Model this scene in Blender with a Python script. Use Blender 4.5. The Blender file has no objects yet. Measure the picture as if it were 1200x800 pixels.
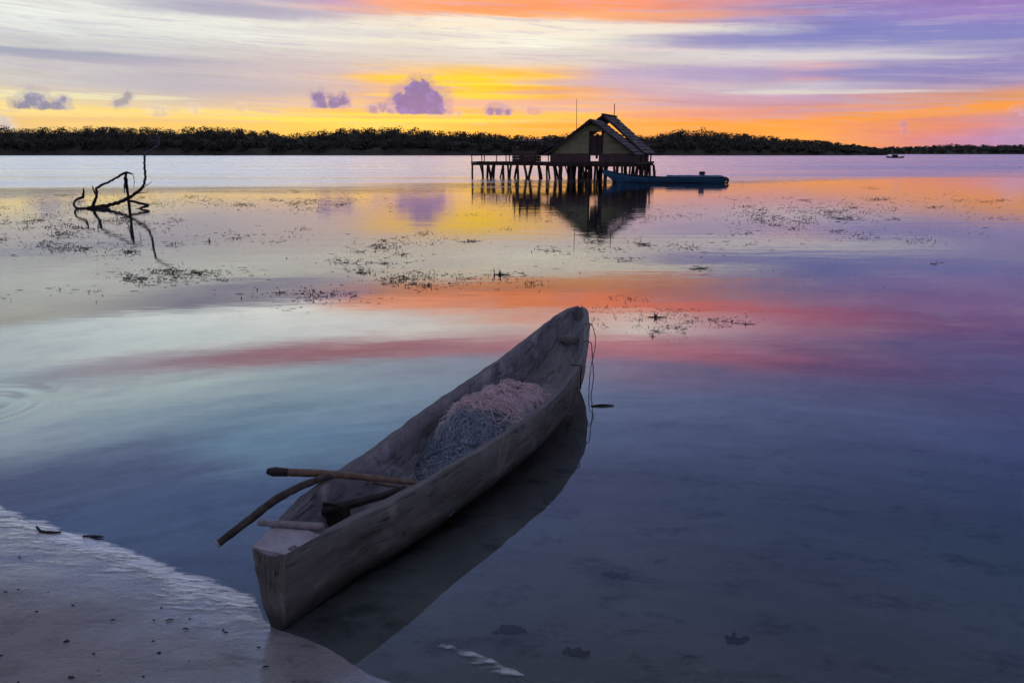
import bpy, bmesh, math, random
import numpy as np
from mathutils import Vector, Matrix, noise
R = math.radians
random.seed(7)
rng = np.random.default_rng(7)
sc = bpy.context.scene
COL = sc.collection

# ------------------------------------------------------------------ camera
H, F, PITCH = 1.6, 900.0, R(13.76)
cam_d = bpy.data.cameras.new('camera'); cam = bpy.data.objects.new('camera', cam_d); COL.objects.link(cam)
cam.location = (0, 0, H); cam.rotation_euler = (R(90) - PITCH, 0, 0)
cam_d.sensor_width = 36; cam_d.lens = 27.0; cam_d.clip_start = .05; cam_d.clip_end = 20000
sc.camera = cam

def ray(px, py):
    x = (px - 600) / F; y = -(py - 400) / F
    return Vector((x, math.cos(PITCH) + y * math.sin(PITCH), -math.sin(PITCH) + y * math.cos(PITCH)))
def at(px, py, z=0.0):
    d = ray(px, py); t = (z - H) / d.z
    return Vector((0, 0, H)) + d * t
def atY(px, py, Y):
    d = ray(px, py); return Vector((0, 0, H)) + d * (Y / d.y)
def azel(px, py):
    d = ray(px, py); return math.degrees(math.atan2(d.x, d.y)), math.degrees(math.atan2(d.z, math.hypot(d.x, d.y)))
def lin(c):
    return tuple(((v / 255) / 12.92 if v / 255 <= .04045 else ((v / 255 + .055) / 1.055) ** 2.4) for v in c)

# ------------------------------------------------------------------ node helper
class NT:
    def __init__(s, tree): s.t = tree; s.n = tree.nodes; s.l = tree.links
    def new(s, typ, **kw):
        n = s.n.new(typ)
        for k, v in kw.items(): setattr(n, k, v)
        return n
    def put(s, sock, v):
        if hasattr(v, 'is_output'): s.l.new(v, sock)
        elif v is not None: sock.default_value = v
    def m(s, op, a, b=None, c=None, clamp=False):
        n = s.new('ShaderNodeMath', operation=op, use_clamp=clamp)
        s.put(n.inputs[0], a); s.put(n.inputs[1], b); s.put(n.inputs[2], c); return n.outputs[0]
    def add(s, a, b): return s.m('ADD', a, b)
    def sub(s, a, b): return s.m('SUBTRACT', a, b)
    def mul(s, a, b): return s.m('MULTIPLY', a, b)
    def smooth(s, v, a, b, lo=0., hi=1.):
        n = s.new('ShaderNodeMapRange', interpolation_type='SMOOTHSTEP')
        for i, x in enumerate((v, a, b, lo, hi)): s.put(n.inputs[i], x)
        return n.outputs[0]
    def lerp(s, v, a, b, lo=0., hi=1.):
        n = s.new('ShaderNodeMapRange')
        for i, x in enumerate((v, a, b, lo, hi)): s.put(n.inputs[i], x)
        return n.outputs[0]
    def mix(s, f, a, b, blend='MIX'):
        n = s.new('ShaderNodeMix', data_type='RGBA', blend_type=blend)
        s.put(n.inputs[0], f)
        s.put(n.inputs[6], a if hasattr(a, 'is_output') else (*a, 1)); s.put(n.inputs[7], b if hasattr(b, 'is_output') else (*b, 1))
        return n.outputs[2]
    def xyz(s, a, b, c):
        n = s.new('ShaderNodeCombineXYZ')
        for i, x in enumerate((a, b, c)): s.put(n.inputs[i], x)
        return n.outputs[0]
    def sep(s, v):
        n = s.new('ShaderNodeSeparateXYZ'); s.put(n.inputs[0], v); return n.outputs
    def noise(s, vec, scale=1., detail=4., rough=.5, dist=0.):
        n = s.new('ShaderNodeTexNoise'); s.put(n.inputs['Vector'], vec)
        n.inputs['Scale'].default_value = scale; n.inputs['Detail'].default_value = detail
        n.inputs['Roughness'].default_value = rough; n.inputs['Distortion'].default_value = dist
        return n
    def scl(s, vec, v):
        n = s.new('ShaderNodeVectorMath', operation='MULTIPLY'); s.put(n.inputs[0], vec); n.inputs[1].default_value = v
        return n.outputs[0]
    def bump(s, h, strength=1., dist=.01, normal=None):
        n = s.new('ShaderNodeBump'); s.put(n.inputs['Height'], h); s.put(n.inputs['Strength'], strength); s.put(n.inputs['Distance'], dist)
        if normal is not None: s.put(n.inputs['Normal'], normal)
        return n.outputs[0]
    def ramp(s, f, stops, interp='LINEAR'):
        n = s.new('ShaderNodeValToRGB'); cr = n.color_ramp; cr.interpolation = interp
        while len(cr.elements) > 1: cr.elements.remove(cr.elements[-1])
        cr.elements[0].position = stops[0][0]; cr.elements[0].color = (*stops[0][1], 1)
        for p, c in stops[1:]:
            e = cr.elements.new(p); e.color = (*c, 1)
        s.put(n.inputs[0], f); return n.outputs[0]

# ------------------------------------------------------------------ world: the dusk sky
w = bpy.data.worlds.new('World'); sc.world = w; w.use_nodes = True
N = NT(w.node_tree); N.n.clear()
tc = N.new('ShaderNodeTexCoord'); gx, gy, gz = N.sep(tc.outputs['Generated'])
az = N.mul(N.m('ARCTAN2', gx, gy), 57.29578)
el = N.mul(N.m('ARCSINE', gz), 57.29578)
elp = N.m('ABSOLUTE', el)
# streaky cirrus fields, drawn out sideways and slightly tilted
tilt = N.add(elp, N.mul(az, .045))
nA = N.noise(N.xyz(N.mul(az, .035), N.mul(tilt, .42), 3.1), 1., 5., .55, .6)
nB = N.noise(N.xyz(N.mul(az, .10), N.mul(tilt, 1.3), 9.7), 1., 5., .6, .4)
nC = N.noise(N.xyz(N.mul(az, .9), N.mul(elp, 1.5), 1.7), 1., 5., .6, .3)
a1, a2, a3 = N.sep(nA.outputs['Color']); b1, b2, b3 = N.sep(nB.outputs['Color']); c1, c2, c3 = N.sep(nC.outputs['Color'])
# the warp keeps the band edges ragged; it dies out towards the horizon and grows with height
wamp = N.smooth(elp, 1., 11., .13, .72)
warp = N.add(N.mul(N.sub(a1, .5), 2.6), N.add(N.mul(N.sub(b1, .5), 1.5), N.mul(N.sub(c1, .5), .35)))
elw = N.add(elp, N.mul(warp, wamp))
azw = N.add(az, N.add(N.mul(N.sub(a2, .5), 14.), N.mul(N.sub(b2, .5), 5.)))
f_az = N.lerp(azw, -90., 90.)
def AZ(px, py): return (azel(px, py)[0] + 90) / 180
GAIN = 2.0; LEVEL = 1.0
def fres(e, n):
    c = math.cos(R(90 - e)); s2 = 1 - c * c
    g = math.sqrt(n * n - s2); rs = ((c - g) / (c + g)) ** 2; rp = ((n * n * c - g) / (n * n * c + g)) ** 2
    return (rs + rp) / 2
IOR = 1.8
dusk = lin((92, 96, 140))
rows = []
def row(py, items, edge_l=None, edge_r=None):
    e = azel(600, py)[1]; st = []
    el_l = edge_l or items[0][1]; el_r = edge_r or items[-1][1]
    st.append((.0, dusk)); st.append((.16, tuple((a + b) / 2 for a, b in zip(dusk, lin(el_l)))))
    for px, c in items: st.append((AZ(px, py), lin(c)))
    st.append((.84, tuple((a + b) / 2 for a, b in zip(dusk, lin(el_r))))); st.append((1., dusk))
    rows.append((e, st))
def wrow(py, items, bed=(30, 38, 60), cap=1.5):          # the sky above the frame, read from its mirror image in the still water
    e = -azel(600, py)[1]; st = []; k = fres(e, IOR); b = lin(bed)
    cs = []
    for px, c in items:
        l = lin(c); cs.append((px, tuple(min(cap, max(.02, (v - q * (1 - k)) / k)) for v, q in zip(l, b))))
    st.append((.0, dusk)); st.append((.16, tuple((a + b) / 2 for a, b in zip(dusk, cs[0][1]))))
    for px, c in cs: st.append((AZ(px, py), c))
    st.append((.84, tuple((a + b) / 2 for a, b in zip(dusk, cs[-1][1])))); st.append((1., dusk))
    rows.append((e, st))
row(180, [(0, (238, 190, 125)), (300, (252, 190, 90)), (600, (255, 165, 60)), (800, (255, 155, 70)), (1000, (235, 145, 85)), (1200, (175, 140, 190))])
row(163, [(0, (240, 195, 128)), (300, (252, 200, 104)), (600, (252, 174, 78)), (800, (248, 160, 84)), (950, (255, 170, 80)), (1080, (226, 140, 130)), (1200, (180, 140, 190))])
row(149, [(0, (243, 203, 132)), (200, (250, 205, 110)), (330, (250, 204, 100)), (450, (252, 208, 96)), (600, (250, 182, 80)), (800, (248, 166, 84)), (900, (255, 166, 70)), (1000, (242, 152, 96)), (1100, (226, 142, 128)), (1200, (192, 142, 168))])
row(135, [(0, (250, 222, 140)), (200, (246, 216, 146)), (400, (246, 200, 110)), (520, (246, 184, 104)), (640, (248, 194, 104)), (760, (250, 162, 100)), (900, (232, 150, 128)), (1000, (246, 160, 92)), (1200, (228, 150, 118))])
row(121, [(0, (236, 218, 168)), (200, (206, 192, 184)), (350, (226, 192, 160)), (420, (240, 182, 112)), (560, (250, 192, 96)), (700, (236, 176, 148)), (800, (206, 162, 180)), (1000, (192, 150, 178)), (1130, (228, 158, 116)), (1200, (236, 160, 104))])
row(106, [(0, (212, 206, 196)), (200, (190, 186, 192)), (370, (212, 180, 162)), (430, (244, 184, 104)), (560, (255, 200, 40)), (640, (246, 172, 78)), (750, (206, 168, 182)), (950, (196, 190, 204)), (1100, (162, 146, 190)), (1200, (166, 144, 186))])
row(91, [(0, (202, 198, 198)), (200, (190, 186, 194)), (390, (210, 188, 184)), (450, (246, 190, 100)), (550, (255, 200, 48)), (620, (248, 184, 76)), (700, (200, 176, 194)), (850, (186, 166, 196)), (910, (214, 162, 172)), (1000, (150, 140, 190)), (1200, (154, 140, 190))])
row(70, [(0, (206, 208, 208)), (180, (206, 206, 206)), (300, (206, 200, 200)), (500, (214, 206, 198)), (650, (216, 206, 200)), (800, (220, 214, 210)), (900, (214, 208, 212)), (1000, (196, 190, 206)), (1200, (148, 140, 190))])
row(50, [(0, (226, 230, 226)), (300, (230, 231, 224)), (500, (230, 226, 208)), (620, (240, 240, 226)), (700, (234, 230, 212)), (800, (176, 166, 196)), (1000, (128, 130, 194)), (1200, (146, 130, 194))])
row(26, [(0, (228, 231, 225)), (250, (230, 231, 224)), (420, (230, 226, 218)), (560, (240, 228, 206)), (680, (242, 196, 160)), (760, (226, 164, 150)), (860, (170, 150, 190)), (1000, (140, 130, 192)), (1200, (156, 128, 192))])
row(6, [(0, (222, 222, 212)), (120, (208, 208, 206)), (220, (168, 164, 188)), (330, (180, 174, 192)), (430, (192, 156, 190)), (490, (240, 166, 138)), (560, (246, 152, 106)), (700, (250, 152, 106)), (800, (236, 150, 138)), (900, (206, 150, 170)), (1000, (182, 140, 186)), (1200, (166, 126, 190))])
wrow(356, [(0, (168, 180, 186)), (200, (195, 205, 205)), (400, (205, 205, 200)), (470, (205, 135, 115)), (600, (215, 115, 82)), (750, (208, 105, 86)), (900, (162, 90, 110)), (1050, (120, 80, 120)), (1200, (95, 75, 125))])
wrow(381, [(0, (165, 176, 182)), (200, (182, 197, 198)), (400, (192, 198, 194)), (550, (195, 182, 178)), (650, (190, 158, 156)), (760, (195, 180, 176)), (860, (170, 138, 152)), (950, (135, 100, 130)), (1100, (90, 80, 125)), (1200, (80, 78, 125))])
wrow(407, [(0, (132, 148, 160)), (150, (142, 134, 148)), (250, (138, 108, 124)), (400, (142, 98, 114)), (550, (150, 108, 124)), (750, (166, 110, 126)), (850, (145, 90, 115)), (1000, (100, 75, 115)), (1200, (75, 75, 120))])
wrow(430, [(0, (150, 165, 172)), (250, (150, 165, 172)), (400, (128, 142, 158)), (600, (122, 128, 150)), (750, (118, 104, 134)), (850, (98, 90, 125)), (1000, (80, 80, 120)), (1200, (65, 72, 115))])
wrow(462, [(0, (128, 142, 160)), (150, (120, 138, 158)), (300, (110, 132, 154)), (400, (114, 136, 158)), (600, (104, 120, 148)), (750, (88, 98, 134)), (1000, (70, 80, 120)), (1200, (60, 70, 115))])
wrow(505, [(0, (76, 86, 120)), (200, (80, 92, 126)), (300, (98, 124, 152)), (420, (94, 118, 148)), (600, (84, 98, 130)), (750, (76, 86, 122)), (900, (66, 75, 110)), (1200, (55, 66, 103))], bed=(42, 48, 66))
wrow(565, [(0, (70, 82, 118)), (300, (70, 85, 120)), (700, (66, 74, 105)), (900, (58, 67, 97)), (1200, (52, 63, 92))], cap=1.1, bed=(46, 51, 68))
col = None; pe = None
for e, st in rows:
    c = N.ramp(f_az, [(max(0, min(1, p)), tuple(v / GAIN for v in k)) for p, k in sorted(st, key=lambda q: q[0])])
    if col is None: col = c
    else: col = N.mix(N.smooth(elw, pe, e), col, c)
    pe = e
high = lin((92, 98, 120)); zen = lin((146, 149, 168))
col = N.mix(N.smooth(elw, pe, 42.), col, tuple(v / GAIN for v in high))
col = N.mix(N.smooth(elp, 44., 66.), col, tuple(v / GAIN for v in zen))
# behind the viewer the sky is plain dusk
backc = N.mix(N.smooth(elp, 0., 30.), tuple(v / GAIN for v in lin((150, 134, 148))), tuple(v / GAIN for v in lin((112, 116, 150))))
backc = N.mix(N.smooth(elp, 40., 66.), backc, tuple(v / GAIN for v in zen))
col = N.mix(N.smooth(N.m('ABSOLUTE', az), 65., 120.), col, backc)
# fine wispy contrast
nD = N.noise(N.xyz(N.mul(az, .16), N.mul(tilt, 3.6), 21.), 1., 4., .6, .5)
wisp = N.mul(N.add(N.mul(N.sub(b3, .5), .55), N.add(N.mul(N.sub(c2, .5), .16), N.mul(N.sub(nD.outputs[0], .5), .45))), N.smooth(elp, .5, 5., .5, 1.))
col = N.mix(1., col, N.xyz(N.add(1., wisp), N.add(1., wisp), N.add(1., N.mul(wisp, .8))), 'MULTIPLY')
col_wide = col
# violet streaks and pale veils
def band(px, py, wx, wy, color, op, slope=0., rag=.7, wp=0):
    a0, e0 = azel(px, py); wa = wx / 15.7; we = wy / 17.5
    da = N.sub(az, a0); de = N.sub(N.sub(elp, e0), N.mul(da, slope))
    q = N.m('SQRT', N.add(N.m('POWER', N.m('ABSOLUTE', N.mul(da, 1 / wa)), 2.), N.m('POWER', N.m('ABSOLUTE', N.mul(de, 1 / we)), 2.)))
    nz = N.add(N.mul(N.sub((a3, b1, b2)[wp % 3], .5), 2.4 * rag), N.mul(N.sub(c1, .5), .5 * rag))
    k = N.mul(N.smooth(N.add(q, nz), 1.15, .35), op)
    return k, color
bands = [
    (260, 13, 130, 11, (158, 156, 186), .75, .0), (120, 67, 180, 7, (150, 158, 184), .8, -.01), (260, 77, 240, 8, (196, 184, 194), .4, 0),
    (250, 100, 230, 14, (186, 182, 196), .6, -.005), (470, 112, 80, 7, (206, 160, 156), .6, 0), (640, 108, 60, 4, (206, 156, 160), .6, 0),
    (640, 18, 330, 7, (252, 160, 90), .55, -.02), (720, 32, 260, 8, (244, 238, 222), .75, -.05), (930, 66, 190, 5, (214, 208, 212), .7, -.05),
    (1010, 46, 240, 16, (124, 128, 194), .7, -.02), (870, 88, 180, 10, (160, 150, 198), .6, -.03), (980, 108, 130, 3.2, (222, 214, 206), .8, -.02),
    (545, 92, 170, 4, (255, 214, 40), .6, 0), (545, 112, 130, 4, (255, 214, 70), .7, .0), (300, 133, 330, 3, (255, 222, 120), .6, 0),
    (430, 141, 240, 3, (255, 226, 90), .7, 0), (760, 146, 200, 3.5, (255, 160, 50), .6, .01), (690, 128, 150, 5, (222, 168, 160), .6, 0),
    (1160, 124, 70, 6, (255, 158, 58), .8, .01), (1060, 136, 150, 4, (250, 160, 80), .6, .04), (820, 134, 130, 5, (218, 152, 152), .5, 0),
    (960, 92, 50, 4, (226, 160, 160), .5, -.02), (600, 121, 120, 4.5, (222, 166, 160), .75, .01), (460, 103, 90, 2.6, (214, 168, 160), .6, 0), (330, 112, 130, 4, (204, 184, 184), .7, -.01), (350, 124, 180, 4, (214, 190, 170), .6, .01),
    (560, 99, 120, 2.5, (255, 216, 50), .85, .0), (470, 134, 110, 2.6, (255, 214, 60), .85, 0), (610, 137, 120, 2.5, (255, 196, 50), .8, 0), (160, 141, 160, 4, (236, 196, 136), .6, 0), (90, 112, 130, 3.5, (240, 232, 190), .7, .0),
    (860, 122, 110, 4, (204, 152, 170), .6, -.01), (1010, 128, 120, 3, (206, 150, 166), .6, .02), (700, 96, 120, 7, (196, 172, 196), .6, 0), (760, 58, 120, 4, (232, 214, 212), .6, -.05), (560, 60, 240, 6, (214, 208, 208), .5, -.02), (420, 40, 160, 6, (206, 206, 208), .5, .0), (1100, 84, 160, 10, (136, 130, 192), .5, 0)]
for i, (px, py, wx, wy, c, op, sl) in enumerate(bands):
    k, c = band(px, py, wx, wy, c, op, sl, .7, i)
    col = N.mix(k, col, tuple(v / GAIN for v in lin(c)))
# broken blue-grey streaks everywhere between the bright bands
brk = N.mul(N.smooth(N.add(nD.outputs[0], N.mul(N.sub(c2, .5), .25)), .50, .68), N.mul(N.smooth(elp, 1.2, 3.), N.smooth(elp, 16., 9.)))
col = N.mix(N.mul(brk, .42), col, tuple(v / GAIN for v in lin((176, 164, 192))))
# cumulus puffs over the far trees: lobed shapes, flat underneath
pn = N.noise(N.xyz(N.mul(az, 1.), N.mul(elp, 1.), 5.), 2.1, 5., .58)
p1, p2, p3 = N.sep(pn.outputs['Color'])
def puff(px, py, lobes, color, op=.95, edge=.16, rag=.55, flat=None, soft_bottom=.25):
    ks = None
    for (dx, dy, r) in lobes:
        a0, e0 = azel(px + dx, py + dy)
        q = N.m('SQRT', N.add(N.m('POWER', N.m('ABSOLUTE', N.mul(N.sub(az, a0), 16.2 / r)), 2.), N.m('POWER', N.m('ABSOLUTE', N.mul(N.sub(elp, e0), 17.6 / r)), 2.)))
        ks = q if ks is None else N.m('MINIMUM', ks, q)
    q = N.add(ks, N.add(N.mul(N.sub(p1, .5), rag * 3.6), N.mul(N.sub(c3, .5), rag * 2.4)))
    k = N.smooth(q, 1 + edge * 1.4, 1 - edge * 1.8)
    k = N.m('MAXIMUM', k, N.mul(N.smooth(N.add(q, N.mul(N.sub(c2, .5), 2.2)), 1.9, 1.0), .42))
    if flat is not None:
        e0 = azel(px, py + flat)[1]
        k = N.mul(k, N.smooth(N.add(elp, N.mul(N.sub(p2, .5), .25)), e0 - .05, e0 + .12))
    cc = N.mix(N.smooth(N.add(N.add(p3, N.mul(N.sub(c1, .5), .8)), N.mul(q, .25)), .52, .88), tuple(v / GAIN for v in lin(color)), tuple(v / GAIN for v in lin(tuple(min(255, v * 1.12 + 8) for v in color))))
    return N.mul(k, op), cc
puffs = [
    (490, 118, [(0, -8, 17), (-14, 4, 16), (14, 4, 17), (2, 10, 20), (-4, -14, 9), (22, 10, 10)], (98, 92, 164), .97, .12, .30, 17),
    (386, 120, [(-14, -6, 7), (-8, 2, 9), (4, 0, 8), (15, -2, 7)], (112, 104, 160), .95, .25, .55, 8),
    (443, 128, [(-6, 1, 7), (6, -1, 7), (14, 2, 5)], (150, 130, 170), .85, .3, .55, 6),
    (583, 131, [(-8, 0, 6), (2, -1, 7), (12, 1, 5)], (124, 110, 166), .95, .3, .45, 5),
    (528, 133, [(0, 0, 6), (9, 0, 4)], (180, 150, 170), .6, .3, .5, 5),
    (44, 121, [(-18, 2, 8), (-6, -4, 9), (6, 0, 9), (24, 2, 8), (30, -4, 5)], (136, 136, 164), .95, .3, .55, 8),
    (145, 119, [(-6, 3, 6), (0, 0, 5), (5, -6, 5)], (160, 154, 164), .9, .3, .5, None),
    (184, 132, [(0, 0, 8), (6, 2, 6)], (206, 190, 176), .6, .35, .5, 6), (228, 129, [(0, 0, 6)], (206, 190, 176), .5, .4, .6, 5),
    (3, 146, [(-4, 0, 10), (4, 3, 6)], (188, 188, 196), .7, .3, .4, 8), (622, 130, [(0, 0, 6), (6, 3, 6)], (196, 150, 160), .6, .4, .5, 6),
    (1058, 146, [(0, 0, 4), (2, 8, 3)], (190, 140, 160), .6, .4, .5, None), (1194, 132, [(0, 0, 7), (8, 1, 6)], (190, 146, 168), .7, .3, .5, 5),
    (1190, 166, [(0, 0, 12), (16, -4, 14)], (186, 150, 180), .35, .5, .4, None), (282, 128, [(0, 0, 5)], (210, 186, 168), .4, .4, .6, 5)]
for p in puffs:
    k, cc = puff(*p)
    col = N.mix(k, col, cc)
def bgnd(c):
    b_ = N.new('ShaderNodeBackground'); N.put(b_.inputs['Color'], c); b_.inputs['Strength'].default_value = GAIN * LEVEL; return b_.outputs[0]
# the low sky in front carries the streaks and clouds; the rest of the dome is plain, so it is evaluated on its own
absaz = N.m('ABSOLUTE', az)
outer = N.m('MAXIMUM', N.m('GREATER_THAN', elp, 13.5), N.m('GREATER_THAN', absaz, 75.))
plain = N.m('MAXIMUM', N.m('GREATER_THAN', elp, 67.), N.m('GREATER_THAN', absaz, 121.))
mxs = N.new('ShaderNodeMixShader'); N.put(mxs.inputs[0], outer); N.l.new(bgnd(col), mxs.inputs[1])
mx2 = N.new('ShaderNodeMixShader'); N.put(mx2.inputs[0], plain); N.l.new(bgnd(col_wide), mx2.inputs[1]); N.l.new(bgnd(backc), mx2.inputs[2])
N.l.new(mx2.outputs[0], mxs.inputs[2])
sky = N.new('ShaderNodeTexSky', sky_type='NISHITA'); sky.sun_disc = False; sky.sun_elevation = R(2.5); sky.sun_rotation = R(-5)
bg2 = N.new('ShaderNodeBackground'); N.put(bg2.inputs['Color'], sky.outputs[0]); bg2.inputs['Strength'].default_value = .006
ad = N.new('ShaderNodeAddShader'); N.l.new(mxs.outputs[0], ad.inputs[0]); N.l.new(bg2.outputs[0], ad.inputs[1])
wo = N.new('ShaderNodeOutputWorld'); N.l.new(ad.outputs[0], wo.inputs['Surface'])
w.cycles.sampling_method = 'MANUAL'; w.cycles.sample_map_resolution = 512

# the sun has just gone down behind the low cloud: only a weak, wide, warm glow is left of it
sd = bpy.data.lights.new('sun', 'SUN'); so = bpy.data.objects.new('sun', sd); COL.objects.link(so)
sd.energy = .004; sd.angle = R(30); sd.color = (1., .66, .36)
so.rotation_euler = (R(90 - 4), 0, R(180 + 5))
sv = Vector((math.sin(R(-5)) * math.cos(R(4)), math.cos(R(-5)) * math.cos(R(4)), math.sin(R(4))))
so.rotation_euler = sv.to_track_quat('Z', 'Y').to_euler()

# ------------------------------------------------------------------ materials
def mat(name):
    m = bpy.data.materials.new(name); m.use_nodes = True
    n = NT(m.node_tree); n.n.clear()
    o = n.new('ShaderNodeOutputMaterial'); b = n.new('ShaderNodeBsdfPrincipled'); n.l.new(b.outputs[0], o.inputs[0])
    return m, n, b, o
def simple(name, c1, c2, scale=(4, 4, 4), rough=.7, bump=.004, detail=5, coords='Object', spec=.3, streak=None):
    m, n, b, o = mat(name)
    t = n.new('ShaderNodeTexCoord').outputs[coords]
    nz = n.noise(n.scl(t, scale), 1., detail, .6)
    f = n.smooth(nz.outputs[0], .3, .7)
    n.put(b.inputs['Base Color'], n.mix(f, c1, c2)); b.inputs['Roughness'].default_value = rough
    b.inputs['Specular IOR Level'].default_value = spec
    n.put(b.inputs['Normal'], n.bump(nz.outputs[0], .7, bump))
    return m
# weathered hull, grain along its length (UV: u along, v round the girth)
def hull_mat(name, ca, cb, dark, wet=True):
    m, n, b, o = mat(name)
    uv = n.new('ShaderNodeTexCoord').outputs['UV']
    g1 = n.noise(n.scl(uv, (4.5, 20, 1)), 1., 7., .72, .8); g2 = n.noise(n.scl(uv, (3.4, 6, 1)), 1., 6., .65, .7); g3 = n.noise(n.scl(uv, (16, 26, 1)), 1., 6., .75)
    c = n.mix(n.smooth(g1.outputs[0], .3, .7), ca, cb)
    c = n.mix(n.mul(n.smooth(g2.outputs[0], .50, .68), .55), c, dark)
    c = n.mix(n.mul(n.smooth(n.sep(g2.outputs['Color'])[1], .54, .66), .55), c, tuple(min(1, v * 1.55 + .03) for v in cb))
    c = n.mix(n.mul(n.smooth(g3.outputs[0], .56, .72), .35), c, tuple(v * .6 for v in dark))
    cr = n.noise(n.scl(uv, (1.3, 42, 1)), 1., 4., .55, 1.2)
    crack = n.smooth(n.m('ABSOLUTE', n.sub(cr.outputs[0], .5)), .012, .0)
    crack = n.mul(crack, n.smooth(g2.outputs[0], .47, .58))
    c = n.mix(n.mul(crack, .85), c, tuple(v * .3 for v in dark))
    # adze cuts
    v1 = n.new('ShaderNodeTexVoronoi', feature='SMOOTH_F1'); n.put(v1.inputs['Vector'], n.scl(uv, (11, 17, 1))); v1.inputs['Scale'].default_value = 1.
    if wet:
        z = n.sep(n.new('ShaderNodeNewGeometry').outputs['Position'])[2]
        k = n.smooth(n.add(z, n.mul(n.sub(g2.outputs[0], .5), .22)), .10, .02)
        c = n.mix(n.mul(k, .85), c, (.030, .034, .024))
        n.put(b.inputs['Roughness'], n.lerp(k, 0, 1, .78, .35))
    else: b.inputs['Roughness'].default_value = .78
    n.put(b.inputs['Base Color'], c); b.inputs['Specular IOR Level'].default_value = .35
    hgt = n.add(n.add(n.mul(g1.outputs[0], .5), n.mul(v1.outputs['Distance'], .7)), n.add(n.mul(g3.outputs[0], .6), n.mul(crack, -.9)))
    n.put(b.inputs['Normal'], n.bump(hgt, 1., .012))
    return m
M = {}
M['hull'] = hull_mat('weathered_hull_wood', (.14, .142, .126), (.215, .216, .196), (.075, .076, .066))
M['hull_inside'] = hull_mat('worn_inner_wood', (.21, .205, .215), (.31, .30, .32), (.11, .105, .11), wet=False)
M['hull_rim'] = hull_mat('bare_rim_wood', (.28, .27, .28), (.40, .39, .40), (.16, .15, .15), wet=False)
M['deck'] = simple('lilac_lit_wood', (.30, .28, .31), (.44, .42, .46), (14, 14, 14), .8, .006)  # pale lilac here paints the light on the stern deck's top
M['pole'] = simple('brown_pole_wood', (.13, .085, .06), (.22, .15, .11), (30, 30, 30), .65, .004)
M['dark_wood'] = simple('wet_dark_wood', (.02, .016, .014), (.05, .04, .034), (20, 20, 20), .55, .004)
M['pole_dark'] = simple('dark_pole_bark', (.045, .036, .033), (.10, .08, .07), (24, 24, 24), .75, .006)
M['grey_wood'] = simple('grey_stick_wood', (.2, .185, .18), (.32, .3, .3), (30, 30, 30), .75, .004)
M['cut_wood'] = simple('cut_end_wood', (.42, .38, .42), (.5, .46, .5), (60, 60, 60), .8, .002)
M['drift'] = simple('driftwood_bark', (.018, .016, .018), (.045, .04, .042), (14, 14, 14), .8, .01)
M['pale_drift'] = simple('bleached_driftwood', (.10, .11, .13), (.2, .21, .24), (14, 14, 14), .8, .01)
M['pile'] = simple('jetty_pile_wood', (.045, .03, .03), (.09, .06, .055), (6, 6, 2), .85, .01)
M['plank_dark'] = simple('dark_deck_plank', (.05, .036, .034), (.1, .075, .066), (3, 3, 12), .85, .01)
M['plank_skirt'] = simple('brown_skirt_board', (.08, .055, .06), (.15, .10, .10), (3, 3, 10), .85, .01)
M['roof'] = simple('grey_palm_thatch', (.10, .095, .10), (.20, .185, .19), (5, 1.2, 5), .9, .03)
M['trim'] = simple('old_bargeboard', (.04, .03, .03), (.08, .055, .055), (4, 4, 4), .8, .01)
M['awning'] = simple('faded_grey_tarpaulin', (.12, .12, .15), (.2, .2, .24), (3, 3, 3), .7, .01)
M['metal'] = simple('dull_grey_metal', (.05, .05, .055), (.09, .09, .1), (5, 5, 5), .5, .002)
M['boat_blue'] = simple('faded_blue_boat_paint', (.035, .14, .28), (.06, .21, .37), (2, 8, 8), .5, .004)
M['boat_dark'] = simple('dark_boat_bottom', (.012, .014, .02), (.03, .034, .045), (3, 3, 3), .6, .004)
M['tarp_blue'] = simple('blue_cover_sheet', (.04, .12, .23), (.07, .18, .31), (5, 5, 5), .65, .02)
M['weed'] = simple('dark_seagrass_blade', (.012, .012, .012), (.035, .032, .03), (30, 30, 30), .5, .002)
M['weed_bed'] = simple('sunken_seaweed', (.010, .012, .010), (.03, .03, .026), (40, 40, 40), .8, .004)
M['debris'] = simple('dry_shore_litter', (.025, .022, .024), (.07, .06, .06), (40, 40, 40), .8, .004)
M['foliage'] = simple('mangrove_foliage', (.075, .078, .065), (.11, .112, .092), (.2, .2, .2), .9, .02, spec=.0)
M['trunk'] = simple('tree_trunk_bark', (.03, .025, .02), (.06, .05, .04), (2, 2, 2), .9, .02)
M['hill'] = simple('wooded_hill_ground', (.08, .078, .065), (.13, .125, .10), (.05, .05, .05), .95, .02, spec=0)
M['line'] = simple('reddish_line', (.09, .035, .035), (.15, .06, .06), (50, 50, 50), .6, .001)
# plank wall of the house: boards lapped, olive paint worn off in patches
m, n, b, o = mat('olive_plank_wall'); M['wall'] = m
t = n.new('ShaderNodeTexCoord').outputs['Object']
tz = n.sep(t)[2]
brd = n.m('FLOOR', n.mul(tz, 5.2))
nv = n.noise(n.xyz(n.mul(n.sep(t)[0], .5), brd, 0.), 1.7, 3., .6)
nf = n.noise(n.scl(t, (2, 2, 14)), 1., 5., .6)
c = n.mix(n.smooth(nv.outputs[0], .35, .65), (.32, .33, .17), (.45, .45, .27))
c = n.mix(n.mul(n.smooth(nf.outputs[0], .55, .7), .6), c, (.11, .095, .07))
n.put(b.inputs['Base Color'], c); b.inputs['Roughness'].default_value = .85
n.put(b.inputs['Normal'], n.bump(nf.outputs[0], .6, .01))
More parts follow.
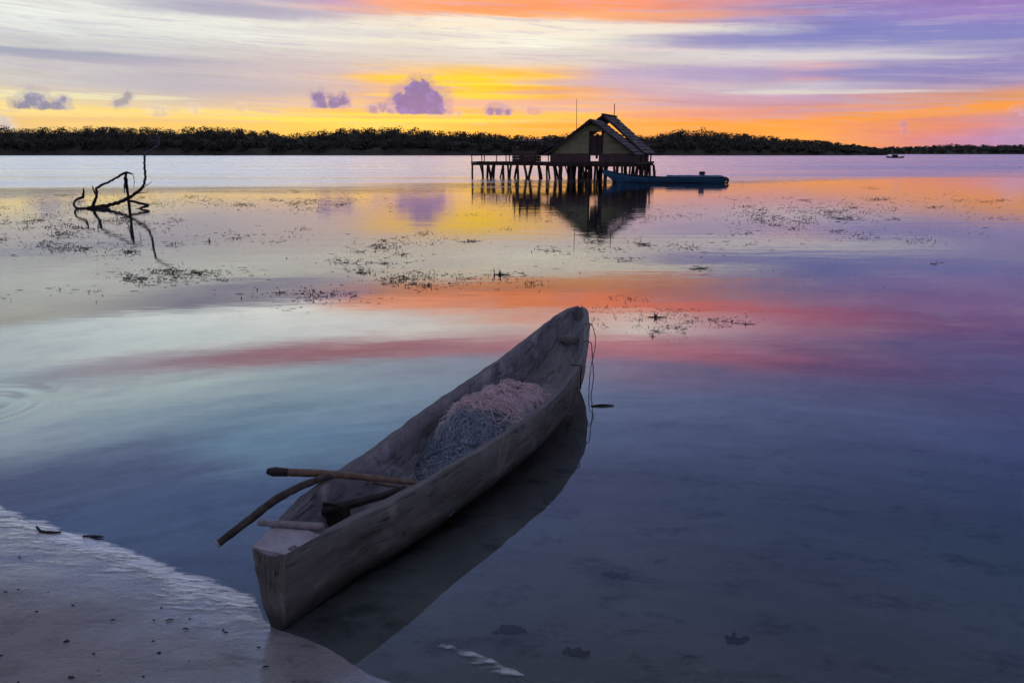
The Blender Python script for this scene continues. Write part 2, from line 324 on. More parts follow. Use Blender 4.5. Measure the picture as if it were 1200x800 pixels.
# net: fine mesh pattern in colour and bump
def net_mat(name, ca, cb):
    m, n, b, o = mat(name)
    t = n.new('ShaderNodeTexCoord').outputs['Object']
    wz = n.noise(t, 9., 4., .6); wv = n.new('ShaderNodeVectorMath', operation='MULTIPLY_ADD')
    n.put(wv.inputs[0], wz.outputs['Color']); wv.inputs[1].default_value = (.12, .12, .12); n.put(wv.inputs[2], t)
    v = n.new('ShaderNodeTexVoronoi', feature='DISTANCE_TO_EDGE'); n.put(v.inputs['Vector'], wv.outputs[0]); v.inputs['Scale'].default_value = 34
    ln = n.smooth(v.outputs['Distance'], .16, .03)
    g = n.noise(n.scl(t, (10, 10, 4)), 1., 5., .65)
    c = n.mix(n.smooth(g.outputs[0], .35, .65), ca, cb)
    c = n.mix(n.mul(ln, .6), c, tuple(min(.8, v_ * 2.1 + .03) for v_ in cb))
    n.put(b.inputs['Base Color'], c); b.inputs['Roughness'].default_value = .6
    n.put(b.inputs['Normal'], n.bump(n.add(ln, n.mul(g.outputs[0], 2.)), 1., .012))
    return m
M['net'] = net_mat('blue_grey_net', (.045, .06, .075), (.20, .235, .29))
M['net_pink'] = net_mat('pale_rose_lit_net', (.32, .25, .28), (.6, .48, .53))  # pink carries the rose light on top of the heap, as colour
M['strand'] = simple('pale_rose_lit_twine', (.66, .47, .50), (.9, .72, .74), (20, 20, 20), .6, .001)  # rose light on the top loops painted into the twine
M['strand_blue'] = simple('blue_grey_net_twine', (.2, .25, .32), (.42, .47, .55), (20, 20, 20), .6, .001)
M['rope'] = simple('old_rope', (.2, .16, .13), (.34, .28, .24), (60, 60, 60), .85, .003)

# ------------------------------------------------------------------ mesh helpers
def obj(name, bm, material, parent=None, smooth=False):
    me = bpy.data.meshes.new(name)
    if isinstance(bm, bmesh.types.BMesh):
        bm.normal_update(); bm.to_mesh(me); bm.free()
    else:
        me.from_pydata(bm[0], [], bm[1])
    o = bpy.data.objects.new(name, me); COL.objects.link(o)
    for mm in (material if isinstance(material, (list, tuple)) else [material]): me.materials.append(mm)
    if parent: o.parent = parent
    if smooth:
        for p in me.polygons: p.use_smooth = True
    return o
def tag(o, label=None, cat=None, group=None, kind=None):
    if label: o['label'] = label
    if cat: o['category'] = cat
    if group: o['group'] = group
    if kind: o['kind'] = kind
    return o
def thing(name, loc, label, cat, rz=0., group=None):
    o = bpy.data.objects.new(name, None); COL.objects.link(o); o.location = loc; o.rotation_euler = (0, 0, rz)
    o.empty_display_size = .2
    return tag(o, label, cat, group)
def box(bm, x0, x1, y0, y1, z0, z1, mx=None):
    vs = [bm.verts.new(Vector(p)) for p in [(x0, y0, z0), (x1, y0, z0), (x1, y1, z0), (x0, y1, z0), (x0, y0, z1), (x1, y0, z1), (x1, y1, z1), (x0, y1, z1)]]
    if mx is not None:
        for v in vs: v.co = mx @ v.co
    for f in ((0, 3, 2, 1), (4, 5, 6, 7), (0, 1, 5, 4), (1, 2, 6, 5), (2, 3, 7, 6), (3, 0, 4, 7)): bm.faces.new([vs[i] for i in f])
def tube(bm, pts, radii, seg=8, squash=1., rough=0.):
    pts = [Vector(p) for p in pts]; rings = []
    if not isinstance(radii, (list, tuple)): radii = [radii] * len(pts)
    up = Vector((0, 0, 1))
    prev = None
    for i, p in enumerate(pts):
        d = (pts[min(i + 1, len(pts) - 1)] - pts[max(i - 1, 0)]).normalized()
        if prev is None:
            ref = up if abs(d.z) < .9 else Vector((1, 0, 0))
            a = d.cross(ref).normalized()
        else:
            a = (prev - d * prev.dot(d))
            a = a.normalized() if a.length > 1e-6 else d.cross(up).normalized()
        prev = a; b = d.cross(a)
        r = radii[i]; ring = []
        for k in range(seg):
            th = 2 * math.pi * k / seg; rr = r * (1 + (random.uniform(-rough, rough) if rough else 0))
            ring.append(bm.verts.new(p + a * math.cos(th) * rr + b * math.sin(th) * rr * squash))
        rings.append(ring)
    for i in range(len(rings) - 1):
        for k in range(seg):
            bm.faces.new((rings[i][k], rings[i][(k + 1) % seg], rings[i + 1][(k + 1) % seg], rings[i + 1][k]))
    bm.faces.new(list(reversed(rings[0]))); bm.faces.new(rings[-1])
def smooth_path(pts, n=6):
    pts = [Vector(p) for p in pts]; out = []
    for i in range(len(pts) - 1):
        p0 = pts[max(i - 1, 0)]; p1 = pts[i]; p2 = pts[i + 1]; p3 = pts[min(i + 2, len(pts) - 1)]
        for k in range(n):
            t = k / n
            out.append(.5 * ((2 * p1) + (p2 - p0) * t + (2 * p0 - 5 * p1 + 4 * p2 - p3) * t * t + (3 * p1 - p0 - 3 * p2 + p3) * t ** 3))
    out.append(pts[-1]); return out
def lerp_list(vals, n):
    return [float(np.interp(i / (n - 1) * (len(vals) - 1), range(len(vals)), vals)) for i in range(n)]
def limb(bm, pts, radii, n=6, seg=8, rough=.0, jit=0.):
    pp = smooth_path(pts, n)
    if jit: pp = [p + Vector((random.uniform(-jit, jit), random.uniform(-jit, jit), random.uniform(-jit, jit))) for p in pp]
    tube(bm, pp, lerp_list(radii, len(pp)), seg, rough=rough)
def sstep(a, b, x):
    t = min(1, max(0, (x - a) / (b - a))); return t * t * (3 - 2 * t)

# ------------------------------------------------------------------ the shore and the sea bed
SH = [(-30., 17.2), (-8., 6.05), (-4., 4.1), (-2.35, 3.24), (-1.58, 2.85), (-.95, 2.51), (-.86, 2.37), (-.66, 2.24), (-.42, 2.08), (-.2, 1.93), (.1, 1.72), (1.2, .9), (3., -.7), (30., -22.)]
SX = [p[0] for p in SH]; SY = [p[1] for p in SH]
def shore_d(x, y):       # distance seaward of the waterline, roughly
    return (y - float(np.interp(x, SX, SY))) * .9
def bed_z(x, y):
    d = shore_d(x, y)
    nz = noise.noise(Vector((x * .9, y * .9, 0))) * .018 + noise.noise(Vector((x * 4, y * 6, 2))) * .004
    fine = noise.noise(Vector((x * 14, y * 20, 7))) * .0016
    if d < 0: z = -d * .055 - .0; k = sstep(0, .35, -d)
    else: z = -.055 * d if d < 3 else -.165 - .03 * min(d - 3, 20) - .004 * max(0, min(d - 23, 600)); k = sstep(0, .5, d)
    bar = .009 * math.exp(-(((x + .07) * .82 + (y - 2.13) * -.57) / .22) ** 2 - (((x + .07) * .57 + (y - 2.13) * .82) / .075) ** 2)
    return z + bar + (nz + fine) * (.3 + .7 * k) * (1 if d < 60 else 0)
def axis(lo, hi, dense0, dense1, step, grow=1.22):
    a = list(np.arange(dense0, dense1 + 1e-6, step))
    s = step; v = a[-1]
    while v < hi: s *= grow; v += s; a.append(v)
    s = step; v = a[0]
    while v > lo: s *= grow; v -= s; a.insert(0, v)
    return a
xs = axis(-2500, 2500, -3.2, 2.6, .03); ys = axis(-60, 3000, 1.2, 5., .03)
vs = [(x, y, bed_z(x, y)) for y in ys for x in xs]; nx = len(xs)
fs = [(j * nx + i, j * nx + i + 1, (j + 1) * nx + i + 1, (j + 1) * nx + i) for j in range(len(ys) - 1) for i in range(nx - 1)]
m, n, b, o = mat('pale_wet_sand')
pos = n.new('ShaderNodeNewGeometry').outputs['Position']; px_, py_, pz_ = n.sep(pos)
s1 = n.noise(pos, 1.3, 6., .6, .4); s2 = n.noise(n.scl(pos, (5, 9, 5)), 1., 6., .65, .3); s3 = n.noise(pos, 55., 4., .7); wet = n.smooth(n.add(pz_, n.mul(n.sub(s1.outputs[0], .5), .012)), .022, .002); s4 = n.noise(n.scl(pos, (1.5, 2.4, 1)), 1.7, 6., .70, .3)
dry = n.mix(n.smooth(s1.outputs[0], .35, .65), (.315, .295, .30), (.25, .238, .245))
dry = n.mix(n.mul(n.smooth(s2.outputs[0], .46, .70), .6), dry, (.19, .17, .175))
dry = n.mix(n.mul(n.smooth(s3.outputs[0], .58, .75), .5), dry, (.13, .115, .12))
dry = n.mix(n.mul(wet, .55), dry, (.11, .112, .125))
under = n.mix(n.smooth(s1.outputs[0], .35, .65), (.44, .42, .41), (.32, .31, .31))
under = n.mix(n.mul(n.smooth(s4.outputs[0], .50, .66), .75), under, (.045, .046, .044))
under = n.mix(n.mul(n.smooth(s2.outputs[0], .58, .7), n.mul(n.smooth(s4.outputs[0], .46, .6), .85)), under, (.035, .036, .034))
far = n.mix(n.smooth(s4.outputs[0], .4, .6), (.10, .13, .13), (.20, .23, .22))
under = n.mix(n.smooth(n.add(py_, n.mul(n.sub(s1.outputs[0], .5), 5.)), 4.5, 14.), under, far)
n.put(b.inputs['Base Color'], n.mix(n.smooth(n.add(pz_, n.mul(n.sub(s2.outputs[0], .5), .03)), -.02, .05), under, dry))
n.put(b.inputs['Roughness'], n.add(n.smooth(n.add(pz_, n.mul(n.sub(s1.outputs[0], .5), .03)), .004, .06, .42, .8), n.mul(n.sub(s2.outputs[0], .5), .25)))
b.inputs['Specular IOR Level'].default_value = .5
n.put(b.inputs['Coat Weight'], n.smooth(n.add(pz_, n.mul(n.sub(s1.outputs[0], .5), .03)), .035, .003, 0., .85)); b.inputs['Coat Roughness'].default_value = .06; b.inputs['Coat IOR'].default_value = 1.9; n.put(b.inputs['Coat Normal'], n.bump(s2.outputs[0], .5, .006))
n.put(b.inputs['Normal'], n.bump(n.add(n.mul(s2.outputs[0], 1.), n.mul(s3.outputs[0], .3)), 1., .026))
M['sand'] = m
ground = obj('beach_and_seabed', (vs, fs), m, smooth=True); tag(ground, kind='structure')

# ------------------------------------------------------------------ the water
m = bpy.data.materials.new('still_lagoon_water'); m.use_nodes = True; M['water'] = m
n = NT(m.node_tree); n.n.clear()
pos = n.new('ShaderNodeNewGeometry').outputs['Position']; px_, py_, pz_ = n.sep(pos)
r1 = n.noise(n.scl(pos, (.55, 1.7, 1)), 1., 3., .5, .2)            # slow swell, crests across the view
r2 = n.noise(n.scl(pos, (2.2, 6.5, 1)), 1., 3., .55, .3)
r3 = n.noise(n.scl(pos, (.03, .10, 1)), 1., 3., .5, .5)           # where the breeze touches
zone = n.smooth(n.add(n.sub(py_, n.mul(px_, .42)), n.mul(n.sub(r3.outputs[0], .5), 34.)), 33., 56.)
amp1 = n.add(n.smooth(py_, 3., 24., .0004, .0042), n.mul(zone, .06))
amp2 = n.add(n.smooth(py_, 3., 22., .00018, .0012), n.mul(zone, .03))
# rings on the left, where something has just touched the surface
rc = at(-40, 478)
dx = n.sub(px_, rc.x); dy = n.sub(py_, rc.y)
rd = n.m('SQRT', n.add(n.mul(dx, dx), n.mul(dy, dy)))
ring = n.mul(n.m('SINE', n.mul(rd, 30.)), n.mul(n.smooth(rd, .7, .3), .0006))
hgt = n.add(n.add(n.mul(r1.outputs[0], amp1), n.mul(r2.outputs[0], amp2)), ring)
nrm = n.bump(hgt, 1., 1.)
fr = n.new('ShaderNodeFresnel'); fr.inputs['IOR'].default_value = IOR; n.put(fr.inputs['Normal'], n.bump(hgt, .12, 1.))
gl = n.new('ShaderNodeBsdfGlossy'); gl.inputs['Color'].default_value = (1, 1, 1, 1); n.put(gl.inputs['Roughness'], n.add(n.smooth(py_, 25., 60., .015, .04), n.mul(zone, n.smooth(n.noise(n.scl(pos, (.012, .16, 1)), 1., 4., .6, .4).outputs[0], .3, .7, .10, .30)))); n.put(gl.inputs['Normal'], nrm)
tr = n.new('ShaderNodeBsdfTransparent'); tr.inputs['Color'].default_value = (.82, .91, .97, 1)
mx = n.new('ShaderNodeMixShader'); n.put(mx.inputs[0], fr.outputs[0]); n.l.new(tr.outputs[0], mx.inputs[1]); n.l.new(gl.outputs[0], mx.inputs[2])
oo = n.new('ShaderNodeOutputMaterial'); n.l.new(mx.outputs[0], oo.inputs[0])
wv = []; wf = []
wxs = axis(-3000, 3000, -5, 5, .5, 1.4); wys = axis(-70, 3600, 0, 10, .5, 1.4)
wv = [(x, y, 0.) for y in wys for x in wxs]; nx = len(wxs)
wf = [(j * nx + i, j * nx + i + 1, (j + 1) * nx + i + 1, (j + 1) * nx + i) for j in range(len(wys) - 1) for i in range(nx - 1)]
water = obj('water', (wv, wf), m, smooth=True); tag(water, kind='structure')

# foam and thin wash along the waterline: a lacy sheet, kept only where the noise says so
def foam(x0, x1, back, front, seed, step=.010, SX=SX, SY=SY):
    bm = bmesh.new(); lay = bm.verts.layers.float.new('cover'); L = int((x1 - x0) / step); W = int((back + front) / (step * .6)); g = []
    for i in range(L + 1):
        x = x0 + i * step; r_ = []
        wob = .03 * noise.noise(Vector((x * 5, seed, 1))) + .012 * noise.noise(Vector((x * 19, seed, 2)))
        bk = back * (.75 + .5 * noise.noise(Vector((x * 2.2, seed, 3))))
        for j in range(W + 1):
            u = j / W; q = -bk + (bk + front) * u + wob; y = float(np.interp(x, SX, SY)) + q
            z = max(bed_z(x, y), 0.) +   .003 + .0016 * noise.noise(Vector((x * 16, y * 70 + x * 10, seed))) + .0008 * noise.noise(Vector((x * 50, y * 150, seed)))
            e = min(1, u / .75) * min(1, (1 - u) / .12) * min(1, (x - x0) / .35, (x1 - x) / .2)
            v = bm.verts.new((x, y, z)); v[lay] = max(0, e); r_.append(v)
        g.append(r_)
    for i in range(L):
        for j in range(W): bm.faces.new((g[i][j], g[i + 1][j], g[i + 1][j + 1], g[i][j + 1]))
    return bm
m, n, b, o = mat('shore_foam')
b.inputs['Roughness'].default_value = .2; b.inputs['Specular IOR Level'].default_value = .8; b.inputs['IOR'].default_value = 1.5; b.inputs['Coat Weight'].default_value = .7; b.inputs['Coat IOR'].default_value = 1.7; b.inputs['Coat Roughness'].default_value = .1
pos = n.new('ShaderNodeNewGeometry').outputs['Position']; fz = n.noise(pos, 90., 4., .6)
f1 = n.noise(n.scl(pos, (9, 30, 9)), 1., 7., .68, .5); f2 = n.noise(n.scl(pos, (3, 7, 3)), 1., 4., .6)
at_ = n.new('ShaderNodeAttribute', attribute_name='cover')
lace = n.add(n.add(f1.outputs[0], n.mul(n.sub(f2.outputs[0], .5), .7)), n.mul(n.sub(fz.outputs[0], .5), .25))
cov = n.mul(n.smooth(n.add(lace, n.mul(at_.outputs['Fac'], .40)), .60, .94), n.smooth(at_.outputs['Fac'], .0, .12))
n.put(b.inputs['Alpha'], n.mul(cov, .95))
n.put(b.inputs['Base Color'], n.mix(fz.outputs[0], (.85, .85, .84), (.6, .6, .6))); n.put(b.inputs['Normal'], n.bump(f1.outputs[0], .8, .007))
fo = obj('shore_foam', foam(-3.2, -.79, .34, .05, 3.), m, smooth=True); tag(fo, kind='stuff')
fo2 = obj('thin_foam', foam(-.30, .14, .07, .05, 11., .010, [-.35, .2], [2.29, 1.98]), m, smooth=True); tag(fo2, kind='stuff')

# ------------------------------------------------------------------ the dugout canoe
def curve_tab(tab, s):
    k = [t[0] for t in tab]
    i = max(0, min(len(k) - 2, int(np.searchsorted(k, s) - 1)))
    P = [Vector(t[1]) for t in tab]; t = (s - k[i]) / (k[i + 1] - k[i])
    def tang(j):
        a, c = max(0, j - 1), min(len(k) - 1, j + 1); return (P[c] - P[a]) / (k[c] - k[a])
    h = k[i + 1] - k[i]; t2, t3 = t * t, t ** 3
    return P[i] * (2 * t3 - 3 * t2 + 1) + tang(i) * h * (t3 - 2 * t2 + t) + P[i + 1] * (-2 * t3 + 3 * t2) + tang(i + 1) * h * (t3 - t2)
RT = [(0, (-.755, 2.31, .30)), (.2, (-.65, 2.48, .297)), (.45, (-.49, 2.72, .29)), (.75, (-.35, 2.94, .283)), (1.06, (-.16, 3.27, .28)), (1.55, (.09, 3.71, .288)), (2.04, (.29, 4.15, .31)), (2.71, (.48, 4.8, .34)), (3.3, (.562, 5.42, .375)), (3.6, (.592, 5.75, .388)), (3.82, (.598, 5.96, .395)), (3.94, (.585, 6.06, .398)), (4.0, (.562, 6.105, .399))]
LT = [(0, (-.885, 2.36, .30)), (.32, (-.83, 2.74, .30)), (.65, (-.73, 3.07, .29)), (1.05, (-.61, 3.43, .28)), (1.57, (-.46, 3.9, .28)), (2.1, (-.26, 4.42, .285)), (2.79, (0., 5.06, .305)), (3.52, (.265, 5.75, .35)), (3.76, (.385, 5.97, .378)), (3.9, (.47, 6.07, .392)), (4.0, (.535, 6.115, .399))]
def keel_z(s): return -.055 + .33 * sstep(2.75, 4.05, s) ** 1.25 + .0 * s
def floor_z(s):
    top = curve_tab(RT, s).z
    base = .022 + .0 * s
    return max(base + (top - .012 - base) * max(1 - sstep(.10, .19, s), sstep(3.78, 4.0, s) * 1.0), keel_z(s) + .05 if s < 3.9 else base)
NS, NQ = 84, 15
bm = bmesh.new(); uvl = bm.loops.layers.uv.new('UVMap')
outer = []; inner = []; uvs = {}
for i in range(NS):
    s = 4.0 * (i / (NS - 1)); s = s if i else 0
    Rg, Lg = curve_tab(RT, s), curve_tab(LT, s); C = (Rg + Lg) / 2; Nn = (Rg - Lg) / 2; half = Vector((Nn.x, Nn.y, 0)); hw = half.length; hd = half.normalized()
    kz = keel_z(s); endk = max(1 - sstep(0, .9, s), sstep(2.6, 3.9, s)); ex = 3.6 - 1.5 * endk; fl = .86 - (.17 if s < 2 else .30) * endk
    fwd = Vector((-hd.y, hd.x, 0))
    rake = -(.018 * (1 - sstep(0, .4, s)))
    ro = []; ri = []
    for q in range(-NQ, NQ + 1):
        a = abs(q) / NQ * math.pi / 2; sg = 1 if q > 0 else -1
        xx = math.sin(a) ** (2 / ex); zz = 1 - math.cos(a) ** (2 / ex)     # 0 keel .. 1 gunwale
        sh = Rg.z if q > 0 else Lg.z
        w_ = hw * xx * (fl + (1 - fl) * zz)
        p = Vector((C.x, C.y, 0)) + hd * w_ * sg
        z = kz + (sh - kz) * zz
        d = noise.noise(Vector((p.x * 5, p.y * 5, z * 7))) * .009 + noise.noise(Vector((p.x * 17, p.y * 17, z * 15))) * .005
        p += hd * sg * d * (1 if abs(q) > 2 else 0); p.z = z + (noise.noise(Vector((p.x * 9, p.y * 9, 3 + (q > 0) * 5))) * .007 + noise.noise(Vector((p.x * 26, p.y * 26, 8 + (q > 0) * 5))) * .003 if abs(q) == NQ else 0)
        p -= fwd * rake * (1 - zz)
        v = bm.verts.new(p); uvs[v] = (s, q / NQ * .45); ro.append(v)
        # inner skin
        th = min(.030, hw * .35); iw = max(.008, hw - th) * min(1, xx) * (fl + .05 + (1 - fl - .05) * zz)
        fz = min(floor_z(s), sh - .004); zi = fz + (sh - fz) * zz
        pi_ = Vector((C.x, C.y, 0)) + hd * iw * sg
        di = noise.noise(Vector((pi_.x * 6, pi_.y * 6, z * 7 + 5))) * .006 + noise.noise(Vector((pi_.x * 22, pi_.y * 22, z * 18))) * .002
        pi_ += hd * sg * di * (0 if abs(q) < 3 or abs(q) == NQ else 1); pi_.z = zi + (p.z - z if abs(q) == NQ else 0) + (noise.noise(Vector((pi_.x * 14, pi_.y * 14, 9))) * .004 if abs(q) < NQ - 2 else 0)
        v = bm.verts.new(pi_); uvs[v] = (s + .37, q / NQ * .45 + 3); ri.append(v)
    outer.append(ro); inner.append(ri)
W = 2 * NQ + 1
def fc(vs_, mi):
    f = bm.faces.new(vs_); f.material_index = mi; f.smooth = True
    for l in f.loops: l[uvl].uv = uvs[l.vert]
    return f
for i in range(NS - 1):
    for k in range(W - 1):
        fc((outer[i][k], outer[i + 1][k], outer[i + 1][k + 1], outer[i][k + 1]), 0)
        fc((inner[i][k + 1], inner[i + 1][k + 1], inner[i + 1][k], inner[i][k]), 1)
    fc((outer[i][0], inner[i][0], inner[i + 1][0], outer[i + 1][0]), 2).smooth = False
    fc((inner[i][-1], outer[i][-1], outer[i + 1][-1], inner[i + 1][-1]), 2).smooth = False
for i, rev in ((0, False), (NS - 1, True)):
    for k in range(W - 1):
        q = (outer[i][k], outer[i][k + 1], inner[i][k + 1], inner[i][k])
        f = fc(q if not rev else tuple(reversed(q)), 0); f.smooth = False
        for l in f.loops: l[uvl].uv = (l.vert.co.z * 1.3 + 7, (l.vert.co.x + l.vert.co.y) * 1.6)
bmesh.ops.recalc_face_normals(bm, faces=bm.faces[:])
canoe = thing('dugout_canoe', (-.8, 2.36, 0), 'weathered grey wooden dugout canoe with its stern aground on the wet sand', 'canoe')
def unroot(o, root):
    o.parent = root; o.matrix_parent_inverse = root.matrix_basis.inverted(); return o
hull = unroot(obj('hull', bm, [M['hull'], M['hull_inside'], M['hull_rim']]), canoe)
# solid deck let into the stern, lilac light put into its colour
def cross(s, t):         # a point across the boat: t -1 left gunwale .. 1 right gunwale
    return curve_tab(LT, s).lerp(curve_tab(RT, s), (t + 1) / 2)
bm = bmesh.new(); top = []; bot = []
for s in np.linspace(.004, .17, 8):
    top.append([bm.verts.new(cross(s, t) + Vector((0, 0, .004 + .003 * noise.noise(Vector((s * 30, t * 3, 1)))))) for t in np.linspace(-.95, .95, 9)])
    bot.append([bm.verts.new(cross(s, t * .9) + Vector((0, 0, -.035))) for t in np.linspace(-.9, .9, 9)])
for i in range(7):
    for k in range(8):
        bm.faces.new((top[i][k], top[i][k + 1], top[i + 1][k + 1], top[i + 1][k])); bm.faces.new((bot[i][k + 1], bot[i][k], bot[i + 1][k], bot[i + 1][k + 1]))
    bm.faces.new((top[i][0], top[i + 1][0], bot[i + 1][0], bot[i][0])); bm.faces.new((top[i + 1][8], top[i][8], bot[i][8], bot[i + 1][8]))
for k in range(8):
    bm.faces.new((top[0][k + 1], top[0][k], bot[0][k], bot[0][k + 1])); bm.faces.new((top[7][k], top[7][k + 1], bot[7][k + 1], bot[7][k]))
unroot(obj('stern_deck', bm, M['deck']), canoe)
# block inside the bow that the line is made fast to
bm = bmesh.new()
c0 = cross(3.5, .1); c0.z = .225
box(bm, -.075, .075, -.02, .02, -.022, .022, Matrix.Translation(c0) @ Matrix.Rotation(R(-22), 4, 'Z'))
bmesh.ops.bevel(bm, geom=bm.edges[:], offset=.008, segments=2, affect='EDGES')
unroot(obj('bow_thwart', bm, M['grey_wood']), canoe)

# ---- things lying in the canoe
def rod(name, pts, radii, material, label, cat, n=6, seg=10, rough=.06, tip=None, tipmat=None, tipname='tip'):
    bm = bmesh.new(); limb(bm, pts, radii, n, seg, rough)
    root = thing(name, Vector(pts[0]), label, cat)
    unroot(obj('shaft', bm, material, smooth=True), root)
    return root
# upper paddle: dark flat end out over the left side
pA = at(313, 552, .335); pB = at(395, 556, .315); pC = at(494, 566, .275)
pad = thing('paddle', pA, 'brown wooden paddle lying across the left gunwale with its dark tip over the water', 'paddle')
bm = bmesh.new(); limb(bm, [pA.lerp(pB, .25), pB, pC], [.0155, .016, .014, .009], 8, 10, .07)
unroot(obj('shaft', bm, M['pole'], smooth=True), pad)
bm = bmesh.new(); limb(bm, [pA, pA.lerp(pB, .1), pA.lerp(pB, .3)], [.012, .020, .017], 6, 10, .04)
unroot(obj('handle_end', bm, M['dark_wood'], smooth=True), pad)
# lower paddle: dark broad blade towards the stern
qA = at(349, 603, .17); qB = at(386, 597, .20); qC = at(476, 573, .262)
pad2 = thing('paddle', qA, 'dark paddle lying inside the stern with its broad black blade down', 'paddle')
bm = bmesh.new(); limb(bm, [qB.lerp(qA, .2), qB, qC], [.022, .020, .016], 8, 10, .07)
unroot(obj('shaft', bm, M['dark_wood'], smooth=True), pad2)
d = (qB - qA).normalized(); sx = Vector((0, 0, 1)).cross(d).normalized(); up = d.cross(sx)
bm = bmesh.new(); prof = [(-.02, .045), (.0, .055), (.06, .058), (.13, .052), (.19, .03), (.22, .02)]
rg = []
for t, hw in prof:
    c = qA + d * t - up * .018
    rg.append([bm.verts.new(c + up * a + sx * b_) for a, b_ in ((hw, -.007), (hw, .007), (-hw, .007), (-hw, -.007))])
for i in range(len(rg) - 1):
    for k in range(4): bm.faces.new((rg[i][k], rg[i][(k + 1) % 4], rg[i + 1][(k + 1) % 4], rg[i + 1][k]))
bm.faces.new(rg[0][::-1]); bm.faces.new(rg[-1])
bmesh.ops.recalc_face_normals(bm, faces=bm.faces[:])
bmesh.ops.bevel(bm, geom=bm.edges[:], offset=.003, segments=2, affect='EDGES')
unroot(obj('blade', bm, M['dark_wood']), pad2)
# slim sticks beside the paddles
st = rod('stick', [at(438, 566, .15), at(492, 574, .19)], [.006, .006], M['pole'], 'slim brown stick lying in the canoe between the two paddles', 'stick')
# curved pole along the left gunwale
cp = [at(255, 637, .24), at(288, 612, .285), at(322, 586, .312), at(356, 568, .322), at(392, 556, .310)]
root = thing('curved_pole', cp[0], 'bent dark pole resting along the left gunwale and jutting out past the stern', 'pole')
bm = bmesh.new(); limb(bm, cp, [.013, .015, .016, .015, .012], 6, 12, .08); unroot(obj('shaft', bm, M['pole_dark'], smooth=True), root)
bm = bmesh.new(); e = (cp[0] - cp[1]).normalized(); tube(bm, [cp[0] - e * .002, cp[0] + e * .004], [.0145, .0145], 12); unroot(obj('cut_end', bm, M['cut_wood']), root)
# grey stick across the stern
s0, s1_ = at(303, 612, .316), at(379, 617, .314)
root = thing('short_stick', s0, 'short grey stick laid straight across the stern of the canoe', 'stick')
bm = bmesh.new(); limb(bm, [s0, s0.lerp(s1_, .5), s1_], [.011, .0125, .0135], 6, 12, .05); unroot(obj('shaft', bm, M['grey_wood'], smooth=True), root)

# fishing net heap
net = thing('fishing_net', cross(1.75, 0) + Vector((0, 0, -.25)), 'heap of blue-grey and pale, rose-lit fishing net piled in the middle of the canoe', 'fishing net')
def heap_h(s, t):
    env = sstep(.98, 1.42, s + .12 * t) * (1 - sstep(1.98, 2.40, s - .05 * t)); side = max(0, 1 - (abs(t - .1) / .95) ** 2.4)
    top = .235 + .045 * math.sin((s - 1.1) * 3.0)
    nn = noise.noise(Vector((s * 4, t * 2.2, 1))) * .05 + noise.noise(Vector((s * 11, t * 5, 4))) * .022 + noise.noise(Vector((s * 26, t * 12, 8))) * .008
    return .03 + max(0, env) * (top * (.35 + .65 * side) + nn * (.3 + .7 * side))
def heap_p(s, t, lift=0):
    p = cross(s, t); p.z = heap_h(s, t) + lift; return p
def heap_bm(s0, s1, t0, t1, ns, nt, lift=0, under=.03):
    bm = bmesh.new(); g = []
    for i in range(ns):
        s = s0 + (s1 - s0) * i / (ns - 1)
        g.append([bm.verts.new(heap_p(s, t0 + (t1 - t0) * k / (nt - 1), lift)) for k in range(nt)])
    for i in range(ns - 1):
        for k in range(nt - 1): bm.faces.new((g[i][k], g[i][k + 1], g[i + 1][k + 1], g[i + 1][k]))
    return bm
unroot(obj('net_body', heap_bm(.92, 2.45, -.86, .86, 90, 40), M['net'], smooth=True), net)
# pale net spread over the back of the heap, rose light in its colour
bm = bmesh.new(); g = []
for i in range(60):
    row_ = []
    for k in range(36):
        t = -.66 + 1.48 * k / 35; s = 1.58 + .35 * noise.noise(Vector((t * 3, 0, 5))) - .1 * abs(t) + (2.26 - 1.58) * i / 59
        p = heap_p(s, t, .012 + .022 * noise.noise(Vector((s * 13, t * 6, 2))) + .01 * noise.noise(Vector((s * 30, t * 14, 6))))
        row_.append(bm.verts.new(p))
    g.append(row_)
for i in range(59):
    for k in range(35): bm.faces.new((g[i][k], g[i][k + 1], g[i + 1][k + 1], g[i + 1][k]))
unroot(obj('net_fold', bm, M['net_pink'], smooth=True), net)
def strands(cnt, srange, trange, r, lift, curl, steps=26, head=None):
    bm = bmesh.new()
    for _ in range(cnt):
        s, t = random.uniform(*srange), random.uniform(*trange); a = random.uniform(0, 6.28) if head is None else head + random.gauss(0, .35); pts = []
        k = random.uniform(-curl, curl); ph = random.uniform(0, 6)
        lf = lift * random.uniform(.2, 1.3)
        for i in range(steps):
            pts.append(heap_p(s, max(-.8, min(.86, t)), .006 + lf * abs(math.sin(i * .33 + ph))))
            s += math.cos(a) * .016; t += math.sin(a) * .055; a += k + random.uniform(-.25, .25)
            s = max(srange[0] - .1, min(srange[1] + .1, s))
        tube(bm, pts, r * random.uniform(.7, 1.5), 4)
    return bm
unroot(obj('net_twine', strands(200, (1.55, 2.15), (-.6, .8), .0016, .040, .6), M['strand'], smooth=True), net)
unroot(obj('net_twine', strands(110, (1.35, 1.75), (-.65, .75), .0013, .008, .06, 22, math.pi), M['strand_blue'], smooth=True), net)

